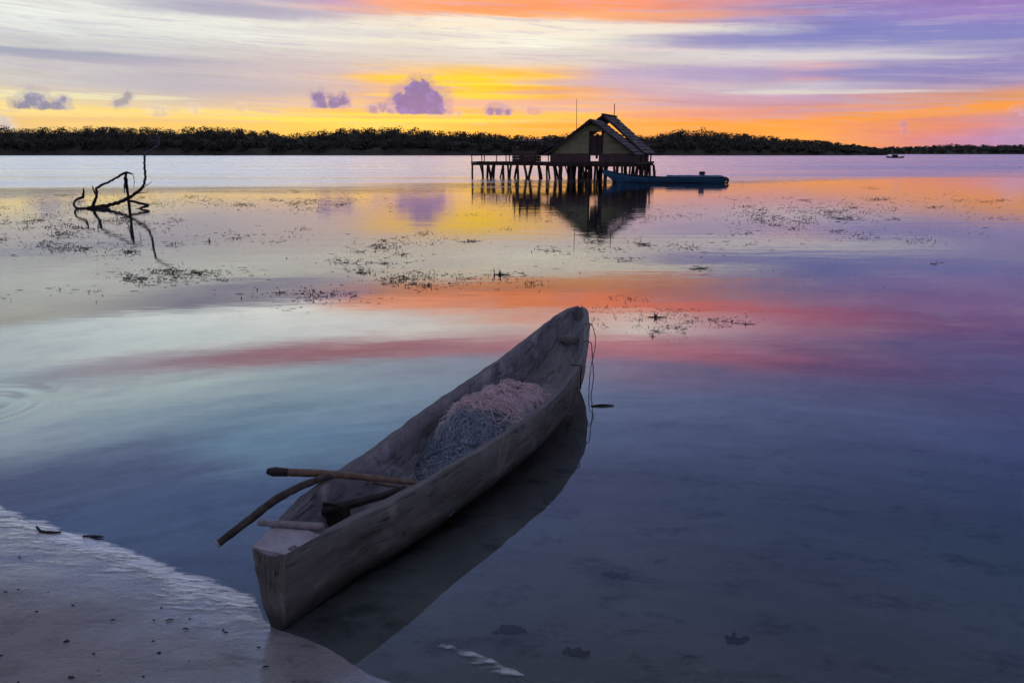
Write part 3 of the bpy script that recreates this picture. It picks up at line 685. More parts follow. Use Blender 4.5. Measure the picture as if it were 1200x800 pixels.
# lines hanging from the bow
hl = thing('hanging_line', at(692, 388, .36), 'thin reddish line hanging from the bow of the canoe into the water', 'line')
p0 = curve_tab(RT, 3.35); p0 = p0 + Vector((.012, -.01, .006))
bm = bmesh.new(); wl = at(690, 466, 0)
limb(bm, [p0 + Vector((-.05, .02, .0)), p0, p0 + Vector((.02, -.1, -.10)), Vector((wl.x + .02, wl.y + .15, .12)), Vector((wl.x, wl.y, .0)), Vector((wl.x, wl.y - .03, -.05))], [.003] * 2, 8, 6, .0, .002)
unroot(obj('outer_strand', bm, M['line'], smooth=True), hl)
p1 = curve_tab(RT, 2.95) + Vector((.012, -.01, .004)); bm = bmesh.new()
limb(bm, [p1 + Vector((-.06, .02, 0)), p1, p1 + Vector((.012, -.02, -.12)), p1 + Vector((.02, -.03, -.24)), p1 + Vector((0, -.05, -.40))], [.003] * 2, 8, 6, .0, .002)
unroot(obj('inner_strand', bm, M['line'], smooth=True), hl)
# a cord tied round the hull a little way back
p2 = curve_tab(RT, 2.45); bm = bmesh.new()
hd2 = (curve_tab(RT, 2.45) - curve_tab(LT, 2.45)); hd2.z = 0; hd2.normalize()
limb(bm, [p2 - hd2 * .06 + Vector((0, 0, .004)), p2 + hd2 * .008 + Vector((0, 0, .006)), p2 + hd2 * .006 + Vector((.0, 0, -.06)), p2 + hd2 * -.002 + Vector((.01, -.01, -.14))], [.004] * 2, 8, 6)
root = thing('tie_cord', p2, 'dark cord hooked over the right gunwale of the canoe beyond the net', 'cord'); unroot(obj('strand', bm, M['dark_wood'], smooth=True), root)

# ------------------------------------------------------------------ the stilt house, its jetty and shed
TH = R(-21); HO = at(647, 210.6)
DZ = 1.08                                       # top of the deck
house = thing('stilt_house', HO, 'small plank house with a grey gable roof standing on piles in the water', 'house', TH)
FW, D1, D2 = 5.15, 2.3, 5.2                        # front width, depth of the front part, full depth
EV, RG1, RG2 = 1.62, 3.56, 3.88
bm = bmesh.new(); box(bm, -.1, FW + .15, -.35, D2 + .2, DZ - .12, DZ)
for k in range(8): box(bm, -.1, FW + .15, -.3 + k * .75, -.18 + k * .75, DZ - .27, DZ - .122)
obj('deck', bm, M['plank_dark'], house)
# front wall of lapped boards with a doorway, cut to the gable
ax = FW / 2 - .1; d0, d1, dtop = 2.40, 3.12, 2.86
def roof_z(x, rg, ev=EV, half=ax + .0): return rg - (rg - ev) * abs(x - ax) / (ax + .18)
bm = bmesh.new(); bh = .19; z = EV - .12
z = 1.55
while z < RG1 - .1:
    z1 = min(z + bh, RG1 - .06)
    for (xa, xb) in ((.02, d0), (d1, FW - .22)) if z < dtop - .02 else ((.02, FW - .22),):
        # clip the board to the slope
        def lim(zz): return (ax - (RG1 - .05 - zz) / (RG1 - EV) * (ax + .18), ax + (RG1 - .05 - zz) / (RG1 - EV) * (ax + .18))
        la, lb = lim(z); ta, tb = lim(z1)
        p = [max(xa, la), min(xb, lb), min(xb, tb), max(xa, ta)]
        if p[1] - p[0] < .05: continue
        if p[2] < p[3]: p[2] = p[3] = (p[2] + p[3]) / 2
        pts = [(p[0], z), (p[1], z), (p[2], z1), (p[3], z1)]
        f0 = [bm.verts.new((x, -.02 if i < 2 else .0, zz)) for i, (x, zz) in enumerate(pts)]; f1 = [bm.verts.new((x, .04, zz)) for x, zz in pts]
        bm.faces.new(f0)
        bm.faces.new(f1[::-1])
        for i in range(4): bm.faces.new((f0[(i + 1) % 4], f0[i], f1[i], f1[(i + 1) % 4]))
    z += bh + .004
front = obj('front_wall', bm, M['wall'], house); front['label'] = 'olive plank gable wall'
bm = bmesh.new(); z = DZ + .004                         # right side wall
while z < 1.5: 
    box(bm, FW - .24, FW - .19, .06, D2, z, z + .185); z += .19
obj('side_wall', bm, M['plank_skirt'], house)
bm = bmesh.new(); z = 1.55
while z < 1.75: box(bm, -.02, .03, .06, D2, z, z + .185); z += .19
obj('side_wall', bm, M['wall'], house)
# back wall, open in the middle
bm = bmesh.new(); box(bm, .05, .85, D2 - .06, D2, 1.12, 2.2); obj('back_wall', bm, M['plank_skirt'], house)
bm = bmesh.new(); box(bm, 2.1, FW - .26, D2 - .06, D2, 1.12, 2.5)
obj('back_wall', bm, M['plank_skirt'], house)
# door frame and half-open shutters
bm = bmesh.new(); box(bm, d0 - .07, d0 + .03, -.05, .05, DZ, dtop + .04); box(bm, d1 - .03, d1 + .07, -.05, .05, DZ, dtop + .04); box(bm, d0 + .032, d1 - .032, -.05, .05, dtop - .03, dtop + .04)
door_frame = obj('door_frame', bm, M['trim'], house)
bm = bmesh.new(); box(bm, d0 + .33, d0 + .47, .06, .1, DZ + .2, dtop - .1)
obj('door_post', bm, M['trim'], door_frame)
bm = bmesh.new(); box(bm, d0 + .04, d1 - .04, .11, .15, DZ + .44, 2.62)
obj('half_door', bm, M['plank_skirt'], door_frame)
# skirt boards between deck and wall, gap at the door
for (xa, xb) in ((-.05, d0 + .05), (d1 - .1, FW + .25)):
    bm = bmesh.new(); z = DZ + .004
    for k in range(3): box(bm, xa, xb, -.30 + .004 * k, -.26 + .004 * k, z, z + .168); z += .165
    obj('skirt_boards', bm, M['plank_skirt'], house)
# roof: lower front part, higher back part with an open gable above it
def slope(x0, z0, x1, z1, y0, y1, th, lay=11):
    bm = bmesh.new()
    for k in range(lay):
        a, c = k / lay, (k + 1.18) / lay; c = min(c, 1.02)
        up = .0 + .03 * (1 - 0)
        xa, za, xb, zb = x0 + (x1 - x0) * a, z0 + (z1 - z0) * a, x0 + (x1 - x0) * c, z0 + (z1 - z0) * c
        L_ = math.hypot(xb - xa, zb - za); nxv, nzv = -(zb - za) / L_, (xb - xa) / L_
        if nzv < 0: nxv, nzv = -nxv, -nzv
        seg = 14
        lo, hi = [], []
        for j in range(seg + 1):
            y = y0 + (y1 - y0) * j / seg; jt = random.uniform(-.05, .05)
            e0, e1 = .004, .018 + random.uniform(-.012, .022)
            lo.append((bm.verts.new((xa, y, za)), bm.verts.new((xb + jt, y, zb + jt * .2))))
            hi.append((bm.verts.new((xa + nxv * (th * .4 + e0), y, za + nzv * (th * .4 + e0))), bm.verts.new((xb + jt + nxv * (th + e1), y, zb + jt * .2 + nzv * (th + e1)))))
        for j in range(seg):
            bm.faces.new((hi[j][0], hi[j][1], hi[j + 1][1], hi[j + 1][0])); bm.faces.new((lo[j][1], lo[j][0], lo[j + 1][0], lo[j + 1][1]))
            bm.faces.new((lo[j][1], lo[j + 1][1], hi[j + 1][1], hi[j][1])); bm.faces.new((lo[j + 1][0], lo[j][0], hi[j][0], hi[j + 1][0]))
        bm.faces.new((lo[0][0], lo[0][1], hi[0][1], hi[0][0])); bm.faces.new((lo[-1][1], lo[-1][0], hi[-1][0], hi[-1][1]))
    bmesh.ops.recalc_face_normals(bm, faces=bm.faces[:])
    return bm
obj('roof', slope(ax, RG1, -.28, EV - .1, -.35, D1, .05), M['roof'], house)
obj('roof', slope(ax + .02, RG1, FW + .12, EV - .12, -.42, D1, .05), M['roof'], house)
obj('rear_roof', slope(ax + .12, RG2, -.2, EV + .2, D1 - .25, D2 + .3, .05), M['roof'], house)
rear_roof = obj('rear_roof', slope(ax + .14, RG2, FW + .12, EV - .02, D1 - .25, D2 + .3, .05), M['roof'], house)
def bar(bm, p, q, w_, h_):
    p, q = Vector(p), Vector(q); d = q - p; L_ = d.length; d.normalize()
    a = d.cross(Vector((0, 1, 0))).normalized() if abs(d.y) < .9 else Vector((1, 0, 0)); b_ = d.cross(a)
    mx = Matrix((( *d, 0), (*a, 0), (*b_, 0), (0, 0, 0, 1))).transposed(); mx.translation = p
    box(bm, 0, L_, -w_, w_, -h_, h_, mx)
for sgx, xe in ((-1, -.3), (1, FW + .13)):
    bm = bmesh.new(); bar(bm, (ax, -.40 if sgx < 0 else -.46, RG1 - .02), (xe, -.40 if sgx < 0 else -.46, EV - .14), .06, .02); obj('bargeboard', bm, M['trim'], house)
for sgx, xe, ze in ((-1, -.22, EV + .18), (1, FW + .14, EV - .04)):
    bm = bmesh.new(); bar(bm, (ax + .13, D1 - .29, RG2), (xe, D1 - .29, ze), .05, .02); obj('bargeboard', bm, M['trim'], house)
bm = bmesh.new(); bar(bm, (ax + .13, D1 - .3, RG2 + .07), (ax + .13, D2 + .35, RG2 + .07), .09, .05); obj('ridge_cap', bm, M['trim'], rear_roof)
for x, zt_ in ((.6, 1.9), (1.7, 2.7), (3.7, 2.3), (4.7, 1.6)):
    bm = bmesh.new(); bar(bm, (x, D1, 1.1), (x, D1, zt_), .05, .05); obj('inner_post', bm, M['pile'], house)
for x in (FW - .02,):
    for y in (.2, 1.8, 3.4, 5.):
        bm = bmesh.new(); tube(bm, [(x, y, DZ), (x + .02, y, EV + .05)], [.05, .045], 7); obj('veranda_post', bm, M['pile'], house)
bm = bmesh.new(); limb(bm, [(1.15, 1.2, 1.8), (1.16, 1.2, 3.5), (1.13, 1.2, 4.85)], [.022, .018, .012], 4, 6); obj('antenna_pole', bm, M['metal'], house)
bm = bmesh.new(); limb(bm, [(ax + .13, D2 - .2, 3.6), (ax + .13, D2 - .2, 4.75)], [.03, .025], 4, 6); obj('roof_pole', bm, M['metal'], house)
# piles
def piles(root, pts, top):
    for (x, y, lx, ly, r) in pts:
        bm = bmesh.new()
        limb(bm, [(x, y, top), (x + lx * .5 + random.uniform(-.03, .03), y + ly * .5, .1), (x + lx, y + ly, -1.4)], [r, r * 1.05, r * 1.1], 4, 7, .06)
        obj('pile', bm, M['pile'], root, smooth=True)
pp = []
for j, y in enumerate((-.2, 1.0, 2.3, 3.6, 4.9)):
    for i in range(9):
        x = .05 + i * .69 + random.uniform(-.16, .16) + .13 * j
        pp.append((min(FW + .2, x), y, random.uniform(-.22, .22), random.uniform(-.1, .1), random.uniform(.055, .10)))
for i in range(8): pp.append((random.uniform(.2, 5), -.2, random.choice((-.6, .6, .45)), .1, .04))
piles(house, pp, DZ - .2)

jet = thing('jetty', HO, 'low walkway on slanting piles with a railing leading left from the stilt house', 'jetty', TH)
JX = -5.45
bm = bmesh.new(); x = JX
while x < -.18: box(bm, x, x + .17, -.15, 1.55, DZ - .05, DZ + random.uniform(-.008, .008)); x += .185
obj('deck_boards', bm, M['plank_dark'], jet)
for y in (-.1, .7, 1.45):
    bm = bmesh.new(); box(bm, JX, -.12, y, y + .1, DZ - .23, DZ - .06); obj('beam', bm, M['plank_dark'], jet)
for k in range(7):
    for y in (-.12, 1.5):
        if y > 0 and k % 2: continue
        bm = bmesh.new(); x = JX + .06 + k * .86; tube(bm, [(x, y, DZ), (x + random.uniform(-.02, .02), y, DZ + .40)], .032, 6); obj('rail_post', bm, M['pile'], jet)
for y in (-.12, 1.5):
    bm = bmesh.new(); limb(bm, [(JX - .05, y, DZ + .40), (JX * .6, y, DZ + .42), (-.15, y, DZ + .40)], [.035, .04, .035], 6, 7, .1); obj('rail', bm, M['pile'], jet)
pp = [(JX + .06, -.05, .02, 0, .06)]
for i in range(11):
    for y in (-.05, 1.4):
        if i == 0 and y < 0: continue
        pp.append((JX + .1 + i * .5 + random.uniform(-.1, .1), y, random.uniform(-.45, .45), random.uniform(-.1, .1), random.uniform(.05, .08)))
piles(jet, pp, DZ - .06)

shed = thing('work_shelter', HO, 'small open plank shelter on the jetty left of the house', 'shelter', TH)
bm = bmesh.new(); z = DZ + .012
for k in range(4): box(bm, -2.72, -1.1, .15, .2, z, z + .165); z += .172
obj('front_boards', bm, M['plank_skirt'], shed)
bm = bmesh.new(); z = DZ + .012
for k in range(6): box(bm, -2.7, -1.2, 1.3, 1.34, z, z + .165); z += .172
obj('back_boards', bm, M['plank_skirt'], shed)
for x in (-2.6, -2.25, -1.75, -1.2):
    bm = bmesh.new(); tube(bm, [(x + .05, .25, DZ + .012), (x, .25, DZ + 1.35)], .055 if x in (-2.25, -1.75) else .035, 6); obj('post', bm, M['pile'], shed)
bm = bmesh.new(); mxx = Matrix.Translation((-1.9, .75, DZ + 1.3)) @ Matrix.Rotation(R(8), 4, 'X'); box(bm, -.85, .85, -.6, .6, -.02, .02, mxx); obj('roof_sheet', bm, M['plank_dark'], shed)
awn = thing('awning', HO, 'sagging pale grey awning fixed to the left side of the stilt house', 'awning', TH)
bm = bmesh.new(); g = []
for i in range(9):
    g.append([bm.verts.new((-.08 - .95 * i / 8, .1 + 1.3 * k / 6, 2.15 - .55 * (i / 8) ** .7 - .08 * math.sin(k / 6 * 3.14) - .05 * noise.noise(Vector((i, k, 0)) * .6))) for k in range(7)])
for i in range(8):
    for k in range(6): bm.faces.new((g[i][k], g[i][k + 1], g[i + 1][k + 1], g[i + 1][k]))
sh_ = obj('sheet', bm, M['awning'], awn, smooth=True); so_ = sh_.modifiers.new('thickness', 'SOLIDIFY'); so_.thickness = .015
bm = bmesh.new(); tube(bm, [(-.98, .12, DZ), (-.98, .12, 1.62)], .035, 6); obj('post', bm, M['pile'], awn)

# ------------------------------------------------------------------ boats further out
def boat_hull(L_, beam, prof_top, prof_bot, prof_w, ns=40, nq=8, thick=.04, floor=.12):
    bm = bmesh.new(); O, I = [], []
    for i in range(ns):
        u = i / (ns - 1); x = u * L_; zt = float(np.interp(u, *zip(*prof_top))); zb = float(np.interp(u, *zip(*prof_bot))); hw = beam / 2 * float(np.interp(u, *zip(*prof_w)))
        ro, ri = [], []
        for q in range(-nq, nq + 1):
            a = abs(q) / nq * math.pi / 2; sg = 1 if q > 0 else -1
            xx = math.sin(a) ** .8; zz = 1 - math.cos(a) ** .8
            ro.append(bm.verts.new((x, sg * hw * xx * (.75 + .25 * zz), zb + (zt - zb) * zz)))
            zf = min(zt - .005, max(zb + .05, floor)); ri.append(bm.verts.new((x, sg * max(.004, hw - thick) * xx * (.75 + .25 * zz), zf + (zt - zf) * zz)))
        O.append(ro); I.append(ri)
    W_ = 2 * nq + 1
    for i in range(ns - 1):
        for k in range(W_ - 1):
            bm.faces.new((O[i][k], O[i + 1][k], O[i + 1][k + 1], O[i][k + 1])).smooth = True; bm.faces.new((I[i][k + 1], I[i + 1][k + 1], I[i + 1][k], I[i][k])).smooth = True
        for q in (0, -1): bm.faces.new((O[i][q], I[i][q], I[i + 1][q], O[i + 1][q]))
    for i in (0, ns - 1):
        for k in range(W_ - 1): bm.faces.new((O[i][k], O[i][k + 1], I[i][k + 1], I[i][k]))
    bmesh.ops.recalc_face_normals(bm, faces=bm.faces[:])
    return bm
bp = at(707, 213.8); bq = at(852, 214.6); bd = bq - bp; BL = bd.length; ba = math.atan2(bd.y, bd.x)
lb = thing('longboat', bp, 'long narrow blue boat moored in front of the stilt house with its bow up', 'boat', ba)
BHm = boat_hull(BL, .95, [(0, .70), (.05, .60), (.15, .45), (.3, .35), (.5, .29), (.9, .28), (1, .30)], [(0, .48), (.08, .10), (.16, -.1), (.9, -.12), (.965, -.02), (1, .12)], [(0, .06), (.06, .25), (.25, .8), (.5, 1), (.85, .85), (1, .55)])
obj('hull', BHm, M['boat_blue'], lb)
for sg in (-1, 1):
    bm = bmesh.new(); limb(bm, [(BL * u, sg * .475 * w_, z_ + .01) for u, w_, z_ in ((0.005, .06, .70), (.06, .26, .59), (.2, .79, .42), (.5, 1., .29), (.85, .86, .28), (.99, .58, .30))], [.03] * 2, 5, 6); obj('gunwale', bm, M['boat_dark'], lb)
for u in (.24, .33, .42):
    bm = bmesh.new(); wv_ = .40 * float(np.interp(u, (.06, .25, .5), (.25, .85, 1))); box(bm, BL * u - .09, BL * u + .09, -wv_, wv_, .27, .30); obj('thwart', bm, M['plank_dark'], lb)
bm = bmesh.new(); tube(bm, [(BL * .13, 0, -.02)] + [(BL * u, 0, -.03) for u in (.2, .5, .8, .95)], [.08, .36, .43, .36, .2], 12, .32)
obj('bottom_strake', bm, M['boat_dark'], lb)
bm = bmesh.new(); g = []
for i in range(22):
    u = .50 + .475 * i / 21; wv_ = .44 * float(np.interp(u, (.5, .85, .98), (1, .85, .6)))
    lft = .28 + .14 * min(1, (i + .2) / 1.2, (21 - i + .8) / 2) + .015 * noise.noise(Vector((i * .4, 0, 0)))
    g.append([bm.verts.new((u * BL, math.cos(a) * wv_ * 1.04, .24 + (lft - .24) * max(0, math.sin(a)) ** .45)) for a in np.linspace(math.pi, 0, 13)])
for i in range(21):
    for k in range(12): bm.faces.new((g[i][k], g[i + 1][k], g[i + 1][k + 1], g[i][k + 1]))
for q in (0, -1): bm.faces.new(g[q])
bmesh.ops.recalc_face_normals(bm, faces=bm.faces[:])
obj('cover', bm, M['tarp_blue'], lb, smooth=True)
bm = bmesh.new(); box(bm, BL * .775, BL * .82, -.16, .16, .43, .62); bmesh.ops.bevel(bm, geom=bm.edges[:], offset=.03, segments=2, affect='EDGES'); obj('engine_box', bm, M['boat_dark'], lb)
bm = bmesh.new(); limb(bm, [(BL * .985, 0, .30), (BL * 1.008, 0, .18), (BL * 1.0, 0, .03), (BL * .965, 0, -.05)], [.05, .05, .05, .06], 5, 8); obj('rudder', bm, M['boat_dark'], lb)

tb = at(1038, 185.2); sb = thing('small_boat', tb, 'tiny dark boat far out on the water before the right-hand headland', 'boat', R(-3))
obj('hull', boat_hull(6.2, 1.3, [(0, .75), (.15, .5), (.5, .38), (.9, .5), (1, .7)], [(0, .5), (.15, -.1), (.9, -.1), (1, .4)], [(0, .1), (.3, .9), (.6, 1), (1, .2)], 24, 6), M['boat_dark'], sb)
bm = bmesh.new(); box(bm, 2.2, 3.8, -.45, .45, .3, 1.05); box(bm, 2.0, 4.0, -.5, .5, 1.052, 1.12); obj('cabin', bm, M['boat_dark'], sb)
for y in (1.0, -1.0):
    bm = bmesh.new(); limb(bm, [(.6, y * 1.6, .1), (3, y * 1.6, .04), (5.4, y * 1.6, .1)], [.06, .07, .06], 4, 6); obj('outrigger', bm, M['boat_dark'], sb)
bm = bmesh.new(); bar(bm, (2., -1.6, .42), (2., 1.6, .42), .03, .03); obj('outrigger_spar', bm, M['boat_dark'], sb)
bm = bmesh.new(); bar(bm, (4.2, -1.6, .42), (4.2, 1.6, .42), .03, .03); obj('outrigger_spar', bm, M['boat_dark'], sb)

# ------------------------------------------------------------------ dead branch standing in the shallows
DY = 23.2
def Z(zx, zy, dy=0.): return atY(60 + zx / 5, 140 + zy / 5, DY + dy)
base = at(104, 245)
dw = thing('dead_branch', base, 'dead dark branch sticking out of the shallows with a long pale-tipped upright', 'driftwood')
def wl_(v): return v
bm = bmesh.new()
limb(bm, [Z(195, 524), Z(260, 516), Z(335, 503, .1), Z(400, 485, .15), Z(455, 458, .2), Z(512, 420, .2), Z(545, 376, .2), Z(550, 320, .2), Z(545, 265, .2), Z(546, 215, .2)], [.056, .066, .056, .052, .048, .040, .036, .033, .032, .03], 6, 8, .18, .014)
unroot(obj('main_stem', bm, M['drift'], smooth=True), dw)
bm = bmesh.new(); limb(bm, [Z(546, 216, .2), Z(560, 196, .2), Z(598, 172, .15), Z(628, 152, .1), Z(631, 128, .1), Z(629, 100, .1)], [.03, .03, .027, .03, .022, .015], 6, 7, .16, .006)
tp = unroot(obj('pale_tip', bm, M['pale_drift'], smooth=True), dw)
subs = [
    ([(215, 522, 0), (150, 518, -.1), (134, 494, -.2), (150, 470, -.2), (184, 456, -.2), (190, 430, -.2), (189, 402, -.2)], [.05, .04, .034, .04, .055, .04, .015]),
    ([(240, 515, 0), (258, 470, -.1), (268, 425, -.15), (266, 402, -.15), (310, 378, -.2), (370, 350, -.25), (420, 320, -.3), (445, 312, -.3), (478, 320, -.3)], [.06, .055, .05, .045, .042, .04, .042, .045, .02]),
    ([(262, 440, -.1), (250, 420, -.1), (243, 392, -.1)], [.035, .03, .014]),
    ([(476, 318, -.3), (486, 345, -.3), (484, 398, -.3)], [.012, .012, .009]),
    ([(455, 540, .3), (455, 470, .2), (440, 400, .1), (434, 350, 0), (438, 318, -.2)], [.05, .05, .04, .05, .035]),
    ([(436, 345, 0), (428, 390, -.1), (430, 430, -.1)], [.04, .025, .012]), ([(438, 330, 0), (446, 380, 0), (452, 440, .1)], [.03, .03, .03]),
    ([(250, 518, 0), (330, 524, -.1), (400, 541, -.2), (450, 547, -.2), (510, 526, -.1), (568, 505, 0)], [.05, .04, .035, .035, .04, .045]),
    ([(440, 472, .2), (500, 486, .15), (572, 504, 0)], [.05, .05, .045]),
    ([(508, 424, .2), (550, 395, .2), (592, 364, .2)], [.02, .014, .008]), ([(500, 432, .2), (530, 430, .2), (572, 426, .2)], [.02, .014, .008]),
    ([(200, 522, 0), (196, 548, -.1), (205, 560, -.1)], [.03, .02, .01])]
for pts, rr in subs:
    bm = bmesh.new(); q = [Z(*p) for p in pts]
    limb(bm, q, [v * .78 for v in rr], 6, 7, .18, .012); unroot(obj('branch', bm, M['drift'], smooth=True), dw)

# ------------------------------------------------------------------ far shore: wooded hills
def land(name, tops, Y, depth, px_scale, trunk_h, tag_label, seed, dens):
    rnd = random.Random(seed)
    # ground mound
    bm = bmesh.new(); g = []
    for px, yt in tops:
        hgt = (179.6 - yt) * Y / (F * .9713) * .96
        r_ = []
        for q, k in ((0, -.02), (.03, .22), (.15, .60), (.42, .84), (1., .6)):
            p = atY(px, 180, Y + depth * q); r_.append(bm.verts.new((p.x, p.y, hgt * k - (.6 if q == 0 else 0))))
        g.append(r_)
    for i in range(len(g) - 1):
        for k in range(4): bm.faces.new((g[i][k], g[i + 1][k], g[i + 1][k + 1], g[i][k + 1]))
    hill = obj(name[0], bm, M['hill'], smooth=True); tag(hill, kind='structure')
    # crowns
    V, Fc = [], []
    X = [t[0] for t in tops]; T = [t[1] for t in tops]
    def quad(c, s, nrm):
        a = nrm.orthogonal().normalized(); a = Matrix.Rotation(rnd.uniform(0, 6.28), 3, nrm) @ a; b_ = nrm.cross(a); k = len(V)
        e = rnd.uniform(.5, 1.)
        for u, v in ((-1, -.6 * e), (.1, -1 * e), (1, .3 * e), (-.2, .9 * e)): V.append(tuple(c + a * u * s + b_ * v * s))
        Fc.append((k, k + 1, k + 2, k + 3))
    px = X[0]
    step = px_scale
    while px < X[-1]:
        for rowk in range(3):
            q = (.03, .16, .42)[rowk] + rnd.uniform(-.02, .06); ppx = px + rnd.uniform(-.6, .6) * step
            top = float(np.interp(ppx, X, T)) + 1.3 * noise.noise(Vector((ppx * .022, seed, 0))) * (1 if Y < 900 else .5) + .9 * noise.noise(Vector((ppx * .08, seed, 3))); full = (179.6 - top) * (Y + depth * q) / (F * .9713)
            bz = full * (.0, .12, .3)[rowk]
            if ppx < X[0] or ppx > X[-1]: continue
            p = atY(ppx, 180, Y + depth * q)
            hh = full * ((.62, .86, 1.0)[rowk]) * rnd.uniform(.955, 1.02); 
            if rnd.random() < .06 and rowk == 2: hh *= rnd.uniform(1.03, 1.10)
            cw = rnd.uniform(.20, .40) * max(6., (hh + 8)) * .9; ch = (hh - bz) * .5; cz = bz + ch * 1.0
            nl = int(dens * rnd.uniform(1.7, 2.3))
            lobes = [Vector((rnd.uniform(-.5, .5) * cw, rnd.uniform(-.5, .5) * cw, rnd.uniform(-.3, .75) * ch)) for _ in range(5)]
            for _ in range(nl):
                lb_ = rnd.choice(lobes); dv = Vector((rnd.gauss(0, 1), rnd.gauss(0, 1), rnd.gauss(0, 1))).normalized()
                c = Vector((p.x, p.y, cz)) + lb_ + Vector((dv.x * cw * .6, dv.y * cw * .6, dv.z * ch * .42)) * rnd.uniform(.55, 1.)
                c.z = min(c.z, hh + rnd.uniform(-.4, .2)); c.z = max(.2, c.z)
                quad(c, rnd.uniform(.35, .85) * (Y / 600) ** .6, (dv + Vector((0, 0, .4))).normalized())
        px += step * rnd.uniform(.8, 1.25)
    fo_ = obj(name[1], (V, Fc), M['foliage']); tag(fo_, tag_label, None, None, 'stuff')
topsA = [(-320, 150), (-200, 148), (-100, 151), (0, 147.5), (60, 149), (110, 147), (160, 150), (200, 150), (240, 149), (280, 150), (320, 154), (342, 157), (370, 153), (400, 150), (420, 148.5), (460, 150), (500, 152), (560, 154), (610, 158), (640, 158), (680, 155), (720, 157), (765, 158), (782, 153), (800, 152), (840, 153.5), (880, 157), (920, 161), (960, 164), (1000, 167.5), (1032, 173), (1040, 179)]
topsB = [(985, 174), (1030, 171.5), (1080, 170.5), (1110, 168.5), (1150, 169), (1200, 169), (1280, 168), (1360, 170), (1450, 169), (1560, 171)]
land(('wooded_hills', 'mangrove_wood'), topsA, 600, 110, 4.2, 3, 'dark unbroken wood of trees along the far shore', 5, 105)
land(('distant_headland', 'headland_wood'), topsB, 1150, 150, 3.6, 3, 'low dark wood on the more distant headland at the right', 9, 50)

# ------------------------------------------------------------------ weed on the water, litter, seaweed
def blade(bm, c, ang, L_, w_, lift=0., bend=0.):
    n_ = 4; prev = None
    for i in range(n_ + 1):
        u = i / n_; a = ang + bend * (u - .5); q = (u - .5) * L_
        p = c + Vector((math.cos(ang) * q - math.sin(ang) * bend * q * q / max(L_, .01), math.sin(ang) * q + math.cos(ang) * bend * q * q / max(L_, .01), .003 + lift * u * u))
        ww = w_ * (1 - (2 * u - 1) ** 2 * .75); s_ = Vector((-math.sin(a), math.cos(a), .0)) * ww
        t_ = Vector((0, 0, ww * .5 + .001))
        cur = [bm.verts.new(p - s_), bm.verts.new(p + t_), bm.verts.new(p + s_)]
        if prev:
            for k in range(2): bm.faces.new((prev[k], prev[k + 1], cur[k + 1], cur[k]))
        prev = cur
def shoot(bm, c, h_, lean, r):
    d = Vector((lean * random.uniform(-1, 1), lean * random.uniform(-.4, .4), 1)).normalized()
    mid = c + d * h_ * .6; tip = mid + (d + Vector((random.uniform(-.4, .4), 0, 0))).normalized() * h_ * .4
    tube(bm, [c - Vector((0, 0, .03)), mid, tip], [r, r * .9, r * .4], 4)
bm = bmesh.new()
# regions: px centre, px half size, count, size factor, share of upright shoots
regs = [(120, 236, 160, 12, 320, 1, .25), (340, 240, 140, 12, 220, 1, .25), (620, 246, 180, 14, 80, 1, .2), (90, 262, 110, 20, 330, 1., .3), (70, 291, 120, 9, 190, 1., .25), (270, 276, 90, 16, 60, 1, .2),
        (225, 318, 85, 9, 170, .8, .12), (180, 330, 60, 6, 40, 1., .05), (470, 284, 110, 14, 150, .9, .2), (440, 310, 60, 14, 60, 1., .2), (500, 326, 100, 12, 120, .9, .15), (330, 345, 90, 10, 26, 1.2, .1),
        (960, 243, 150, 18, 330, 1, .3), (930, 258, 80, 8, 120, 1, .25), (1130, 240, 90, 14, 70, 1, .2), (1010, 276, 130, 12, 60, 1, .2), (800, 290, 130, 14, 70, 1.1, .1), (880, 262, 60, 26, 60, 1, .2), (720, 262, 60, 10, 40, 1, .1),
        (770, 373, 85, 12, 70, .6, .2), (760, 383, 60, 12, 40, .5, .15), (850, 376, 50, 10, 34, .6, .15), (700, 366, 40, 16, 24, .5, .3), (735, 350, 20, 6, 10, .6, .6), (600, 330, 60, 8, 20, .8, .3), (690, 300, 60, 30, 26, 1, .2), (1000, 320, 150, 25, 14, .8, .1), (60, 345, 90, 14, 14, .9, .1), (400, 350, 70, 8, 30, .8, .2)]
for (cx, cy, wx, wy, cnt, sz, upf) in regs:
    cl = [(cx + random.gauss(0, .5) * wx, cy + random.gauss(0, .5) * wy, random.uniform(.5, 1.6)) for _ in range(max(3, int(cnt / 9)))]
    for _ in range(int(cnt * 4.6)):
        if random.random() < .8:
            q = random.choice(cl); x = q[0] + random.gauss(0, 9) * q[2]; y = q[1] + random.gauss(0, 1.3) * q[2] * (1 + (cy - 220) / 120)
        else: x = cx + random.gauss(0, .5) * wx; y = cy + random.gauss(0, .5) * wy
        if noise.noise(Vector((x * .02, y * .12, 4))) < -.12 and random.random() < .8: continue
        if y < 186: continue
        c = at(x, y); dist = c.y; k = .72 * sz * (dist / 20) ** .35
        if random.random() < upf: shoot(bm, c, random.uniform(.015, .05) * k, .6, random.uniform(.005, .010) * k)
        else: blade(bm, c, random.gauss(0, .22), random.uniform(.03, .07 if random.random() < .7 else .20) * k, random.uniform(.005, .013) * k, random.choice((0, 0, 0, 0, .02)) * k, random.uniform(-.3, .3))
weed = obj('floating_seagrass', bm, M['weed']); tag(weed, 'scattered dark seagrass blades floating in drifts on the calm water', None, None, 'stuff')
